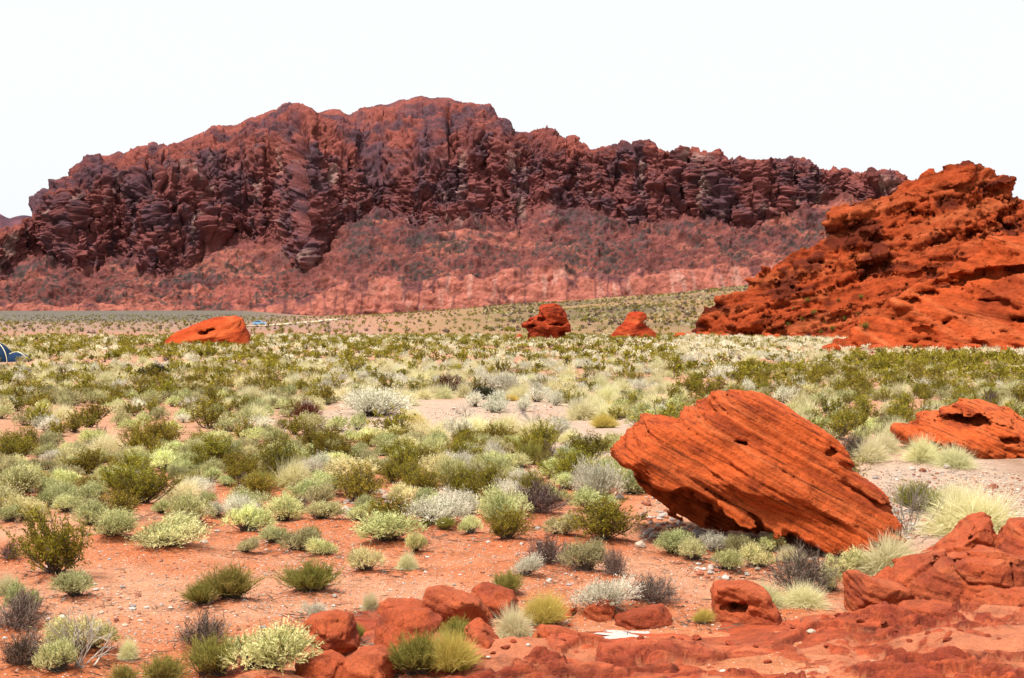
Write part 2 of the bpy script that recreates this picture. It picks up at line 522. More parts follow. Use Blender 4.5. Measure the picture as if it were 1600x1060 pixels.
# near bushes placed one by one: kind, photo x, photo y of the foot, width, height (pixels), phrase
NEAR = [
    ('broom', 482, 934, 82, 53, 'olive on top, alone right of centre on open red sand'),
    ('broom', 318, 953, 65, 38, 'darker left half of the pair on open sand'),
    ('broom', 357, 946, 78, 58, 'brighter right half of the pair on open sand'),
    ('sage', 116, 942, 66, 44, 'alone on sand right of the leggy creosote foot'),
    ('dark', 20, 992, 78, 62, 'large and purple-brown, cut by the left frame edge'),
    ('sage', 36, 970, 52, 58, 'green, rising behind the dark bush at the left edge'),
    ('straw', 6, 936, 40, 36, 'small, at the left edge behind the dark bush'),
    ('sage', 129, 1030, 108, 62, 'yellow-green, behind bare white branches at bottom left'),
    ('sage', 92, 1062, 70, 55, 'at the bottom edge under the bare white branches'),
    ('dark', 34, 1052, 74, 62, 'wiry, in the bottom left corner'),
    ('straw', 197, 1036, 30, 38, 'thin, beside the yellow-green bush at bottom left'),
    ('dark', 315, 1022, 80, 56, 'thin and purple, on sand left of the square red block'),
    ('sage', 405, 1076, 138, 80, 'biggest, at the bottom edge left of the red block'),
    ('broom', 325, 1068, 78, 66, 'olive, touching the biggest sage bush at the bottom edge'),
    ('broom', 190, 1078, 44, 32, 'small, in the bottom edge row left of its larger twin'),
    ('broom', 250, 1082, 66, 50, 'dark olive, low on the bottom edge'),
    ('white', 491, 973, 38, 26, 'tiny, just above the square red block'),
    ('straw', 576, 960, 32, 34, 'small, on sand above the left foreground rocks'),
    ('sage', 574, 900, 52, 40, 'round, alone in the middle of the open sand'),
    ('straw', 636, 894, 34, 30, 'withered tan tuft below the double sage on sand'),
    ('sage', 608, 856, 92, 50, 'wide and round, at the far side of the open sand'),
    ('sage', 650, 868, 36, 34, 'small, leaning on the right of the wide round one'),
    ('sage', 508, 873, 46, 28, 'right end of a three-bush row on the sand'),
    ('sage', 462, 868, 60, 40, 'middle of a three-bush row on the sand'),
    ('sage', 424, 856, 44, 30, 'left end of a three-bush row on the sand'),
    ('broom', 488, 850, 24, 26, 'very small and green behind the three-bush row'),
    ('sage', 382, 868, 31, 25, 'little ball on sand left of the three-bush row'),
    ('sage', 247, 868, 107, 50, 'broad and two-lobed, on sand at the left'),
    ('sage', 284, 834, 41, 32, 'small, behind the broad two-lobed one on sand'),
    ('creosote', 78, 910, 112, 112, 'tall and leggy with dark bare stems, at the left'),
    ('sage', 168, 846, 76, 44, 'right behind the leggy creosote at the left'),
    ('sage', 250, 806, 32, 23, 'small ball at the back edge of the left sand'),
    ('sage', 298, 806, 48, 26, 'left of a low chain along the sand edge'),
    ('sage', 320, 791, 30, 20, 'tiny, peeping over the low chain along the sand edge'),
    ('white', 335, 812, 36, 26, 'in the low chain along the sand edge'),
    ('sage', 382, 839, 64, 44, 'rich green, standing out on the sand at left centre'),
    ('white', 378, 812, 64, 34, 'pale, right behind the rich green one on sand'),
    ('sage', 498, 820, 74, 30, 'long and low, on the back edge of the sand'),
    ('sage', 557, 818, 42, 30, 'between the long low one and the wide round one'),
    ('sage', 575, 801, 36, 24, 'greener, above the gap in the low row'),
    ('sage', 508, 778, 54, 34, 'dense, topping the bank left of the grey stones'),
    ('sage', 468, 788, 58, 32, 'on the bank, next left of the dense one'),
    ('dark', 462, 802, 40, 22, 'low, under the bank of sage bushes'),
    ('sage', 15, 822, 42, 28, 'at the left edge beside open sand'),
    ('creosote', 217, 797, 98, 62, 'wide and dark, above the broad sage bush on the left'),
    ('dark', 14, 880, 38, 32, 'small, at the left edge beside the leggy creosote'),
    ('sage', 18, 783, 76, 52, 'big and pale, at the left edge in the scrub'),
    ('broom', 295, 766, 44, 24, 'low olive one behind the low sage chain'),
    ('sage', 328, 757, 34, 24, 'small, right of the low olive broom'),
    ('sage', 353, 764, 28, 18, 'tiny, left of the low grey shrub'),
    ('dark', 381, 764, 34, 22, 'low and grey, beside the bright broom in the scrub'),
    ('broom', 408, 769, 50, 28, 'bright green, in front of the tall upright creosote'),
    ('sage', 268, 747, 44, 24, 'pale, in the scrub above the low olive broom'),
    ('creosote', 330, 735, 64, 50, 'round, in the left scrub behind the small sages'),
    ('creosote', 440, 754, 56, 74, 'tall and upright, in the scrub left of centre'),
    ('creosote', 370, 747, 64, 36, 'low, left of the tall upright creosote'),
    ('white', 487, 747, 42, 28, 'bright, right of the tall upright creosote'),
    ('sage', 70, 739, 42, 20, 'middle of three low ones by the stony patch at left'),
    ('white', 81, 726, 38, 20, 'grey, above three low sages by the stony patch'),
    ('sage', 106, 735, 32, 18, 'right of three low ones by the stony patch'),
    ('sage', 550, 757, 76, 38, 'wide and pale, in the scrub left of the twin creosotes'),
    ('creosote', 640, 764, 44, 44, 'small, right of the twin pair in the centre scrub'),
    ('creosote', 612, 760, 40, 40, 'small, left of the twin pair in the centre scrub'),
    ('sage', 660, 794, 46, 28, 'green, behind the scraggly pale bush at the centre'),
    ('white', 678, 828, 90, 46, 'scraggly, at the centre behind the open sand'),
    ('broom', 662, 831, 24, 18, 'tiny, at the left foot of the scraggly pale bush'),
    ('broom', 691, 833, 30, 22, 'tiny, at the right foot of the scraggly pale bush'),
    ('sage', 736, 841, 44, 28, 'round, left of the leggy creosote at the sand edge'),
    ('creosote', 793, 852, 78, 52, 'leggy with dark stems, at the centre sand edge'),
    ('dark', 843, 810, 86, 56, 'big and plum-brown, in the centre left of the striped boulder'),
    ('dark', 729, 772, 50, 28, 'low, behind the green bush at the centre'),
    ('creosote', 768, 773, 54, 48, 'upright, above left of the big plum-brown bush'),
    ('creosote', 902, 763, 88, 56, 'greyish and twiggy, left of the striped boulder tip'),
    ('sage', 946, 762, 54, 42, 'under the left tip of the striped boulder'),
    ('sage', 880, 770, 40, 28, 'yellowish, in front of the greyish twiggy creosote'),
    ('sage', 876, 843, 60, 36, 'low dome, left of the bushy creosote by the boulder'),
    ('creosote', 945, 856, 98, 74, 'bushy and olive, on the sand left of the boulder shadow'),
    ('dark', 860, 890, 74, 46, 'wiry, behind the round green sage on the path'),
    ('sage', 918, 903, 74, 52, 'round and green, between two dark wiry bushes'),
    ('dark', 960, 905, 38, 46, 'wiry, right of the round green sage on the path'),
    ('white', 822, 905, 44, 34, 'grey, above the little green broom near the rocks'),
    ('broom', 793, 937, 48, 38, 'deep green, behind the foreground boulders'),
    ('white', 942, 966, 88, 56, 'fluffy, behind the small pointed foreground rock'),
    ('gold', 848, 988, 72, 60, 'golden, between the foreground boulders'),
    ('straw', 803, 1006, 64, 56, 'spiky, green at the foot, among foreground boulders'),
    ('broom', 852, 1014, 28, 20, 'tiny and green, on bedrock under the golden tuft'),
    ('gold', 708, 1066, 80, 72, 'large yellow-green, at the bottom edge before the boulders'),
    ('broom', 652, 1068, 80, 70, 'dark, at the bottom edge beside the large yellow tuft'),
    ('broom', 710, 1012, 52, 42, 'growing between the two front boulders'),
    ('broom', 556, 1008, 22, 28, 'thin, beside the square red block'),
    ('sage', 1050, 872, 58, 40, 'leftmost green one under the striped boulder'),
    ('sage', 1088, 884, 48, 38, 'second from left under the striped boulder'),
    ('white', 1114, 868, 48, 30, 'dry twiggy one in the row under the striped boulder'),
    ('sage', 1134, 900, 58, 36, 'in the front of the row under the striped boulder'),
    ('sage', 1160, 872, 50, 34, 'middle of the row in the boulder shadow'),
    ('sage', 1188, 896, 56, 40, 'left of the big dark bush under the boulder'),
    ('sage', 1214, 870, 54, 28, 'deep green, at the edge of the boulder shadow'),
    ('straw', 1236, 882, 48, 24, 'low, above the big dark bush by the boulder'),
    ('dark', 1257, 938, 108, 76, 'biggest, in front of the striped boulder at right'),
    ('sage', 1302, 930, 44, 42, 'pressed against the biggest dark bush'),
    ('sage', 1321, 906, 70, 42, 'deep green, under the low right end of the boulder'),
    ('straw', 1398, 907, 118, 68, 'big and round, at the right foot of the striped boulder'),
    ('straw', 1203, 956, 72, 44, 'low, behind the hollowed red knob'),
    ('straw', 1256, 956, 76, 40, 'low, between the hollowed red knob and the right outcrop'),
    ('dark', 1020, 952, 84, 46, 'sparse, on the path above the low red slab'),
    ('straw', 1367, 727, 74, 42, 'left front of the round trio before the right rock'),
    ('straw', 1390, 713, 58, 38, 'back one of the round group before the right rock'),
    ('straw', 1445, 728, 76, 44, 'middle of the round trio before the right rock'),
    ('straw', 1496, 737, 66, 38, 'right of the round trio before the right rock'),
    ('twig', 1425, 842, 84, 100, 'grey bare branches, right of the striped boulder'),
    ('broom', 1438, 808, 70, 50, 'yellow-green, behind the grey bare branches'),
    ('straw', 1530, 852, 150, 84, 'largest, at the right edge behind the outcrop'),
    ('straw', 1494, 812, 88, 54, 'loose, between the bare branches and the right edge'),
    ('gold', 1098, 978, 34, 26, 'small withered one left of the hollowed red knob'),
    ('dark', 1334, 722, 54, 42, 'behind the right shoulder of the striped boulder'),
    ('twig', 118, 1056, 140, 104, 'white bare branches spread over bushes at bottom left'),
]
# farther bushes that stand out in the photo
MID = [
    ('black', 236, 594, 52, 28, 'dark round one on the plain below the far left boulder'),
    ('straw', 58, 578, 30, 16, 'round, near the tent at the left'),
    ('straw', 392, 628, 48, 28, 'pale round one left of the wash'),
    ('straw', 420, 636, 44, 24, 'pale, joined right of the round one left of the wash'),
    ('straw', 359, 638, 34, 18, 'yellowish, in front of the pale round pair'),
    ('gold', 490, 601, 46, 16, 'yellow, low on the plain behind the wash'),
    ('rust', 480, 656, 48, 34, 'red-brown, at the left end of the wash'),
    ('rust', 697, 617, 58, 34, 'red-brown, at the back of the wash'),
    ('black', 753, 624, 42, 22, 'black-green, low at the back of the wash'),
    ('white', 790, 616, 78, 38, 'silvery, behind the black-green one at the wash'),
    ('straw', 817, 624, 44, 26, 'round, right of the silvery bush at the wash'),
    ('gold', 796, 627, 26, 12, 'little yellow one on the wash edge'),
    ('gold', 860, 613, 40, 22, 'bright yellow, right behind the wash'),
    ('straw', 920, 633, 48, 24, 'left of a long pale bank behind the boulder'),
    ('straw', 950, 630, 52, 32, 'highest of a long pale bank behind the boulder'),
    ('straw', 970, 634, 40, 22, 'right of a long pale bank behind the boulder'),
    ('gold', 955, 638, 32, 14, 'low yellow one before the long pale bank'),
    ('straw', 1008, 647, 48, 26, 'above the left shoulder of the striped boulder'),
    ('broom', 976, 653, 26, 20, 'small green one left of the pale tuft by the boulder'),
    ('gold', 943, 669, 42, 28, 'yellow, alone on the bare ground left of the boulder'),
    ('gold', 660, 602, 34, 18, 'yellow, behind the red-brown bush at the wash'),
    ('straw', 560, 618, 58, 22, 'long and low at the back left of the wash'),
    ('white', 580, 652, 100, 48, 'wide and silvery, at the left of the wash'),
    ('gold', 651, 669, 44, 24, 'yellow, at the near edge of the wash'),
    ('straw', 700, 676, 46, 24, 'left of the pale row along the wash'),
    ('straw', 738, 681, 72, 34, 'widest of the pale row along the wash'),
    ('straw', 787, 679, 58, 36, 'tallest of the pale row along the wash'),
    ('straw', 833, 694, 62, 38, 'right end of the pale row along the wash'),
    ('white', 866, 686, 54, 32, 'feathery, right of the pale row along the wash'),
    ('rust', 918, 601, 34, 24, 'dark red one on the plain behind the boulder'),
    ('twig', 830, 662, 54, 36, 'dark bare branches lying on the wash'),
    ('twig', 728, 652, 44, 24, 'bare branches on the middle of the wash'),
    ('rust', 1248, 527, 16, 14, 'small dark red one at the foot of the right hill'),
    ('rust', 1262, 530, 16, 12, 'small dark red one beside its twin at the hill foot'),
    ('rust', 800, 590, 30, 16, 'dark red one on the plain beyond the wash'),
    ('dark', 705, 603, 40, 22, 'brown, behind the red-brown bush at the wash'),
    ('straw', 1016, 634, 40, 22, 'yellowish, behind the striped boulder top'),
    ('straw', 1060, 622, 34, 20, 'small, left of the striped boulder summit'),
    ('white', 1130, 592, 44, 26, 'silvery, above the summit of the striped boulder'),
    ('straw', 640, 655, 40, 20, 'tan, beside the yellow tuft at the wash'),
]
NEAR_P = []
for rec in NEAR + MID:
    x, y, z = at(rec[1], rec[2])
    w = rec[3] * y / FPX
    h = rec[4] * y / FPX
    NEAR_P.append((rec[0], x, y, w, h, rec[5]))
    if y < 48 and rec[0] != 'twig':
        MOUNDS.append((x, y + w * 0.2, w * 0.62, 0.05 + 0.05 * w))

# ground sheet: rows spaced geometrically away from the camera
S0 = np.geomspace(2.0, 4600.0, 820)
A0 = np.concatenate([np.linspace(-1.6, -0.46, 30), np.linspace(-0.45, 0.45, 560), np.linspace(0.46, 1.6, 30)])
GX = A0[None, :] * S0[:, None]
GY = (S0[:, None] - 8.0) + 0 * GX
GZ = gz(GX, GY)
gpx, gpy = project(GX, np.maximum(GY, 1), GZ)
PP = np.stack([GX, GY, GX * 0], -1)
nA = fbm(PP / 3.0, 4, 1)
nB = fbm(PP / 11.0, 4, 2)
nC = fbm(PP / 0.6, 3, 3)
red = np.array([0.50, 0.175, 0.078])
deep = np.array([0.43, 0.100, 0.030])
tan = np.array([0.54, 0.262, 0.148])
pale = np.array([0.50, 0.37, 0.275])
pinkfar = np.array([0.42, 0.22, 0.15])
grey = np.array([0.105, 0.108, 0.088])
olive = np.array([0.29, 0.185, 0.075])
GC = mix3(red, tan, sstep(-0.35, 0.5, nA + 0.4 * nC))
GC = mix3(GC, deep, 0.55 * sstep(0.1, 0.8, nB))
for mx, my, mr, mh in MOUNDS:            # darker, redder colour on the mounds round the plants
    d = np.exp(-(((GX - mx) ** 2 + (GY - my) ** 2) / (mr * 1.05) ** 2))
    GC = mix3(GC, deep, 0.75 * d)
mid = sstep(780, 690, gpy)
GC = mix3(GC, np.array([0.50, 0.27, 0.16]), 0.75 * mid)
# pale gravel: dry wash in the middle and gravel apron on the right
wash = sstep(1.25, 0.65, np.sqrt(((gpx - 690) / 270) ** 2 + ((gpy - 650) / 36) ** 2) + 0.35 * nA)
wash2 = sstep(1.2, 0.6, np.sqrt(((gpx - 960) / 130) ** 2 + ((gpy - 690) / 55) ** 2) + 0.3 * nA)
apron = sstep(1680, 1600, gpx) * sstep(1250, 1390, gpx) * sstep(690, 730, gpy) * sstep(900, 830, gpy)
GC = mix3(GC, pale, np.clip(np.maximum(np.maximum(wash, wash2), apron), 0, 1) * 0.92)
brownp = apron * sstep(1500, 1600, gpx + 60 * nA) * sstep(790, 740, gpy)
GC = mix3(GC, np.array([0.30, 0.16, 0.10]), 0.8 * brownp)
far = sstep(90, 300, GY)
GC = mix3(GC, mix3(pinkfar, np.array([0.46, 0.20, 0.11]), sstep(-0.4, 0.5, nB)), far)
aa = GX / np.maximum(GY, 30)
GC = mix3(GC, olive, far * sstep(-0.12, -0.02, aa) * sstep(170, 320, GY) * (0.75 + 0.25 * nA))
GC = mix3(GC, np.array([0.12, 0.090, 0.05]), far * sstep(-0.06, 0.06, aa) * sstep(300, 430, GY) * sstep(-0.25, 0.5, fbm(PP / 38.0 * np.array([1, 0.6, 1]), 4, 3)) * 0.85)
GC = mix3(GC, np.array([0.27, 0.19, 0.145]), 0.6 * sstep(230, 420, GY) * sstep(-0.08, -0.16, aa))
GC = mix3(GC, grey, sstep(520, 820, GY + 60 * nB) * sstep(-0.13, -0.20, aa) * 0.85)
GC = np.clip(GC * 0.64, 0.01, 0.9)


def ground_mat():
    m, t, out = new_mat('desert_soil')
    L = t.links
    tc = N(t, 'ShaderNodeTexCoord')
    col = N(t, 'ShaderNodeAttribute', attribute_name='Col').outputs['Color']
    n1 = N(t, 'ShaderNodeTexNoise', i_Scale=2.2, i_Detail=9.0, i_Roughness=0.72)
    n2 = N(t, 'ShaderNodeTexNoise', i_Scale=28.0, i_Detail=5.0, i_Roughness=0.75)
    v = N(t, 'ShaderNodeTexVoronoi', i_Scale=16.0)
    v2 = N(t, 'ShaderNodeTexVoronoi', i_Scale=22.0)
    for q in (n1, n2, v, v2):
        L.new(tc.outputs['Object'], q.inputs['Vector'])
    c = mult(t, col, ramp(t, n1.outputs[0], [(0.3, 0.74), (0.5, 1.0), (0.72, 1.2)]))
    c = mult(t, c, ramp(t, n2.outputs[0], [(0.3, 0.62), (0.5, 1.0), (0.7, 1.25)]))
    n3 = N(t, 'ShaderNodeTexNoise', i_Scale=9.0, i_Detail=6.0, i_Roughness=0.8)
    L.new(tc.outputs['Object'], n3.inputs['Vector'])
    c = mult(t, c, ramp(t, n3.outputs[0], [(0.34, 0.70), (0.48, 1.0), (0.66, 1.16)]))
    # pebbles: cells that hold a stone, each with its own grey or tan
    st = ramp(t, v2.outputs['Distance'], [(0.20, 1.0), (0.34, 0.0)])
    sep = N(t, 'ShaderNodeSeparateColor')
    L.new(v2.outputs['Color'], sep.inputs[0])
    pick = ramp(t, sep.outputs[0], [(0.58, 0.0), (0.62, 1.0)])
    mk = N(t, 'ShaderNodeMath', operation='MULTIPLY')
    L.new(st, mk.inputs[0])
    L.new(pick, mk.inputs[1])
    pc = ramp(t, sep.outputs[1], [(0.0, (0.24, 0.10, 0.06)), (0.4, (0.42, 0.26, 0.18)), (0.75, (0.55, 0.42, 0.33)), (1.0, (0.70, 0.62, 0.55))])
    mx = N(t, 'ShaderNodeMix', data_type='RGBA')
    L.new(mk.outputs[0], mx.inputs[0])
    L.new(c, mx.inputs[6])
    L.new(pc, mx.inputs[7])
    b = N(t, 'ShaderNodeBsdfPrincipled', i_Roughness=0.95)
    b.inputs['Specular IOR Level'].default_value = 0.1
    L.new(mx.outputs[2], b.inputs['Base Color'])
    bp = N(t, 'ShaderNodeBump', i_Strength=0.6, i_Distance=0.06)
    L.new(n1.outputs[0], bp.inputs['Height'])
    bp2 = N(t, 'ShaderNodeBump', i_Strength=0.6, i_Distance=0.02)
    L.new(mk.outputs[0], bp2.inputs['Height'])
    L.new(bp.outputs[0], bp2.inputs['Normal'])
    bp3 = N(t, 'ShaderNodeBump', i_Strength=0.5, i_Distance=0.015)
    L.new(n2.outputs[0], bp3.inputs['Height'])
    L.new(bp2.outputs[0], bp3.inputs['Normal'])
    L.new(bp3.outputs[0], b.inputs['Normal'])
    L.new(b.outputs[0], out.inputs[0])
    return m


V = np.stack([GX, GY, GZ], -1).reshape(-1, 3)
gm = mesh_np('ground', V, [grid_faces(*GX.shape)], [ground_mat()], True, col=GC.reshape(-1, 3))
tag(link('ground', gm), kind='structure')

# ------------------------------------------------------------------ far mountain
SKYL = [(-700, 520), (-300, 440), (-80, 392), (0, 366), (14, 362), (32, 350), (50, 345), (55, 318), (62, 302), (70, 296), (88, 294), (100, 285), (120, 268),
        (135, 255), (150, 246), (170, 243), (185, 240), (194, 244), (215, 230), (235, 225), (245, 227), (262, 230), (300, 212),
        (345, 202), (380, 192), (405, 180), (440, 170), (465, 165), (480, 168), (492, 177), (515, 172), (532, 175), (545, 180),
        (570, 170), (600, 165), (630, 158), (660, 152), (690, 155), (710, 158), (735, 160), (765, 165), (772, 172), (778, 182),
        (795, 190), (803, 207), (830, 210), (858, 208), (868, 222), (880, 228), (920, 233), (960, 230), (990, 235), (1010, 231),
        (1030, 240), (1050, 248), (1080, 240), (1100, 238), (1125, 248), (1140, 255), (1160, 250), (1180, 260), (1200, 252),
        (1230, 250), (1255, 248), (1275, 260), (1295, 270), (1320, 263), (1335, 272), (1360, 270), (1400, 277), (1420, 285),
        (1500, 300), (1600, 318), (1900, 360), (2300, 450)]
BASE = [(-700, 500), (0, 494), (400, 495), (560, 497), (700, 494), (890, 480), (1000, 472), (1150, 464), (1400, 452), (2300, 440)]
BENCH = [(-700, 482), (0, 477), (150, 478), (300, 486), (450, 476), (540, 442), (700, 436), (850, 424), (950, 432), (1150, 418), (1300, 398), (2300, 390)]
CBASE = [(-700, 470), (0, 405), (100, 412), (300, 398), (480, 390), (560, 362), (700, 352), (860, 342), (1000, 347), (1150, 345), (1300, 325), (1600, 335), (2300, 389)]
CTOP = [(-700, 465), (0, 380), (60, 345), (110, 318), (200, 300), (300, 290), (420, 262), (520, 275), (600, 290), (700, 262), (800, 244), (880, 242), (1000, 248), (1100, 252), (1200, 262), (1300, 279), (1420, 292), (1600, 326), (2300, 388)]


def ip(tab, x):
    t = np.asarray(tab, float)
    return np.interp(x, t[:, 0], t[:, 1])


U = np.arange(-420, 2020, 1.3)
sk = ip(SKYL, U) + 3.2 * fbm(np.stack([U / 16, U * 0 + 5, U * 0], -1), 4, 1)
bs = ip(BASE, U)
bn = ip(BENCH, U) + 5 * fbm(np.stack([U / 40, U * 0, U * 0], -1), 3, 2)
cb = ip(CBASE, U) + 32 * fbm(np.stack([U / 60, U * 0 + 2, U * 0], -1), 4, 3)
ct = np.maximum(ip(CTOP, U) + 9 * fbm(np.stack([U / 45, U * 0 + 8, U * 0], -1), 4, 0), sk + 4)
cb = np.maximum(cb, ct + 14)
bn = np.maximum(bn, cb + 8)
bs2 = np.maximum(bs, bn + 8)
yb = 1330 - 60 * sstep(500, 1100, U)
rows_py = []
rows_Y = []
zone = []
for k in np.linspace(0, 1, 14):
    rows_py.append(bs2 + 26 - 26 * k)
    rows_Y.append(yb - 6 + 6 * k)
    zone.append(0 * U + 0.0)
for k in np.linspace(0, 1, 56)[1:]:
    rows_py.append(bs2 + (bn - bs2) * k)
    rows_Y.append(yb + 34 * k ** 1.3)
    zone.append(0 * U + 0.5 * k)
for k in np.linspace(0, 1, 90)[1:]:
    rows_py.append(bn + (cb - bn) * k)
    rows_Y.append(yb + 34 + (bn - cb) * 1.25 * k)
    zone.append(0 * U + 1 + k)
y2 = yb + 34 + (bn - cb) * 1.25
for k in np.linspace(0, 1, 130)[1:]:
    rows_py.append(cb + (ct - cb) * k)
    rows_Y.append(y2 + (cb - ct) * 0.34 * k)
    zone.append(0 * U + 2 + k)
y3 = y2 + (cb - ct) * 0.34
for k in np.linspace(0, 1, 110)[1:]:
    rows_py.append(ct + (sk - ct) * np.sin(k * math.pi / 2) ** 0.9)
    rows_Y.append(y3 + (ct - sk) * (1.2 * k + 1.3 * k ** 3))
    zone.append(0 * U + 3 + k)
y4 = y3 + (ct - sk) * 2.5
for k in (0.25, 0.5, 1.0):
    rows_py.append(sk + 4 * k + 160 * k * k)
    rows_Y.append(y4 + 16 + 260 * k)
    zone.append(0 * U + 4.2)
MPY = np.array(rows_py)
MY = np.array(rows_Y)
ZN = np.array(zone)
MX, MY, MZ = unproj(U[None, :] + 0 * MPY, MPY, MY)
P = np.stack([MX, MY, MZ], -1)
cliff = sstep(1.75, 2.15, ZN + 0.25 * fbm(P / 40, 3, 0)) * sstep(3.35, 2.9, ZN)
dome = sstep(2.9, 3.2, ZN)
bench = sstep(0.0, 0.05, ZN) * sstep(0.72, 0.4, ZN)
talus = sstep(0.7, 1.0, ZN) * sstep(2.05, 1.85, ZN)
Q3 = np.stack([MX / 34, MY / 60, MZ / 130], -1)
wob = fbm(P / 55, 3, 2)
gully = ridged(np.stack([MX / 42 + 0.5 * wob, MY / 90, MZ / 170], -1), 4, 1)
fin = ridged(np.stack([(MX + 0.55 * MZ) / 30 + 0.4 * wob, MY / 70, MZ / 140], -1), 3, 2)
lump = fbm(P / 46, 4, 3)
fine = fbm(P / 11, 4, 0)
ledge = fbm(np.stack([MX / 120, MY / 120, (MZ + 0.10 * MX) / 5.0], -1), 3, 1)
fine2 = fbm(P / 4.6, 3, 1)
slab = fbm(np.stack([(MX + 0.9 * MZ) / 26 + 0.5 * wob, MY / 60, (MZ - 0.5 * MX) / 120], -1), 4, 2)
crk = sstep(0.80, 0.97, ridged(np.stack([(MX + 0.35 * MZ) / 38 + 0.5 * wob, MY / 60, MZ / 95], -1), 3, 0))
crk2 = sstep(0.82, 0.97, ridged(np.stack([MX / 60 + 0.4 * wob, MY / 60, (MZ + 0.25 * MX) / 26], -1), 3, 3))
blk_m = np.round(fbm(np.stack([(MX + 0.5 * MZ) / 17, MY / 30, (MZ - 0.3 * MX) / 34], -1), 3, 2) * 2.5) / 2.5
dispm = cliff * (11 * gully + 4 * lump + 4.0 * fine + 3.4 * fine2 + 2.0 * blk_m + 5 * slab - 8 * crk - 0.6 * crk2)
dispm = dispm + dome * (9 * slab + 5 * (gully - 0.3) + 4 * fin + 6 * lump + 3.8 * fine + 2.6 * fine2 + 3.0 * blk_m - 7 * crk - 5 * crk2)
fine3 = fbm(P / 2.3, 2, 3)
dispm = dispm + (2.2 * cliff + 1.5 * dome) * fine3
Pm = P + 7 * np.stack([fbm(P / 22, 2, 0), fbm(P / 22 + 5, 2, 1), fbm(P / 22 + 9, 2, 2)], -1)
sel = ((cliff + dome) > 0.02) | (bench > 0.05)
for (ax_, az_, am_) in ((36.0, 130.0, 5.0), (10.0, 34.0, 2.0)):
    ci, ed = worley(np.stack([(Pm[sel][:, 0] + 0.3 * Pm[sel][:, 2]) / ax_, Pm[sel][:, 1] / ax_, (Pm[sel][:, 2] - 0.25 * Pm[sel][:, 0]) / az_], 1))
    tmp = np.zeros_like(MX)
    tmp[sel] = am_ * (0.8 * ci - 0.8 * sstep(0.12, 0.0, ed))
    dispm = dispm + tmp * (cliff + 0.30 * dome + 0.25 * bench)
gl2 = ridged(np.stack([MX / 11, MY / 60, MZ / 70], -1), 3, 3)
dispm = dispm + bench * (3.0 * gully + 2.6 * gl2 + 2.0 * fine + 1.6 * ledge + 2.2 * blk_m - 4 * crk)
dispm = dispm + talus * (7.5 * (gully - 0.3) + 4 * lump + 3.2 * fine + 2.0 * blk_m + 2.2 * fbm(P / 4.2, 2, 2) + 1.6 * ledge)
# the deep cleft and the notch under the summit
for cx, cz0, cz1, wd, dp in ((478, 385, 235, 5, 30), (470, 260, 190, 8, 20), (704, 250, 165, 4, 15), (212, 300, 255, 3, 16), (232, 302, 250, 3, 16), (255, 300, 250, 3, 14)):
    cxx = cx + 6 * fbm(np.stack([MPY / 22, MPY * 0 + cx, MPY * 0], -1), 2, 1)
    g = np.exp(-((U[None, :] - cxx) / wd) ** 2) * sstep(cz1 - 14, cz1 + 14, MPY) * sstep(cz0 + 10, cz0 - 6, MPY)
    dispm = dispm - dp * g
gu = np.gradient(P, axis=1)
gv = np.gradient(P, axis=0)
nrm = np.cross(gu, gv)
nrm /= np.linalg.norm(nrm, axis=-1, keepdims=True) + 1e-9
nrm[nrm[..., 1] > 0.5] *= 0.2
fade = np.where(ZN > 4, 0.12, 1.0) * (1 - 0.88 * sstep(3.55, 4.0, ZN))
P = P + nrm * (dispm * fade)[..., None]
# rock colours: red sandstone, purple-black desert varnish, bleached streaks
c_dome = np.array([0.215, 0.060, 0.046])
c_dome2 = np.array([0.120, 0.042, 0.044])
c_varn = np.array([0.075, 0.042, 0.052])
c_cliff = np.array([0.195, 0.058, 0.050])
c_talus = np.array([0.175, 0.056, 0.047])
c_pink = np.array([0.33, 0.108, 0.076])
c_bleach = np.array([0.42, 0.25, 0.20])
strk = fbm(np.stack([MX / 10, MY / 30, MZ / 75], -1), 4, 2)
blot = fbm(np.stack([MX / 30, MY / 40, MZ / 34], -1), 5, 1)
c = mix3(c_talus, c_cliff, cliff)
c = mix3(c, mix3(c_dome, c_dome2, sstep(-0.3, 0.5, blot)), dome)
mot = fbm(P / 9.0, 4, 2)
c = mix3(c, c_varn, cliff * (0.22 + 0.78 * sstep(-0.30, 0.45, 0.7 * blot + 0.6 * strk + 0.55 * mot)) * 0.85)
c = mix3(c, c_varn, dome * sstep(0.10, 0.6, 0.8 * blot + 0.4 * strk + 0.5 * mot) * 0.75)
c = mix3(c, c_varn, talus * 0.75 * sstep(1.25, 1.95, ZN + 0.35 * mot) * sstep(-0.2, 0.5, blot + 0.5 * strk))
c = mix3(c, np.array([0.10, 0.036, 0.034]), talus * 0.6 * sstep(0.0, 0.55, strk))
c = mix3(c, c_bleach, cliff * sstep(0.42, 0.85, strk - 0.3 * blot + 0.35 * mot) * 0.5)
c = mix3(c, c_pink, sstep(0.95, 0.45, ZN) * 0.92)
c = mix3(c, c_pink, talus * sstep(0.15, 0.55, fbm(np.stack([MX / 60, MY / 60, MZ / 9], -1), 4, 0)) * 0.8)
c = mix3(c, np.array([0.28, 0.080, 0.060]), talus * sstep(520, 380, U[None, :]) * sstep(250, 330, U[None, :]) * sstep(1.6, 1.2, ZN) * 0.7)
c = mix3(c, c_bleach, bench * sstep(0.05, 0.6, fbm(np.stack([MX / 5, MY / 30, MZ / 30], -1), 4, 0)) * sstep(450, 700, U[None, :]) * 0.45)
c = mix3(c, np.array([0.09, 0.035, 0.04]), bench * sstep(0.10, 0.45, strk * 0.8 + blot) * sstep(0.2, 0.45, ZN) * 0.85)
ci, ed = worley(np.stack([MX / 14 + 0.3 * wob, MY / 60, MZ / 22], -1)[MPY > 400])
bj = np.zeros_like(MX)
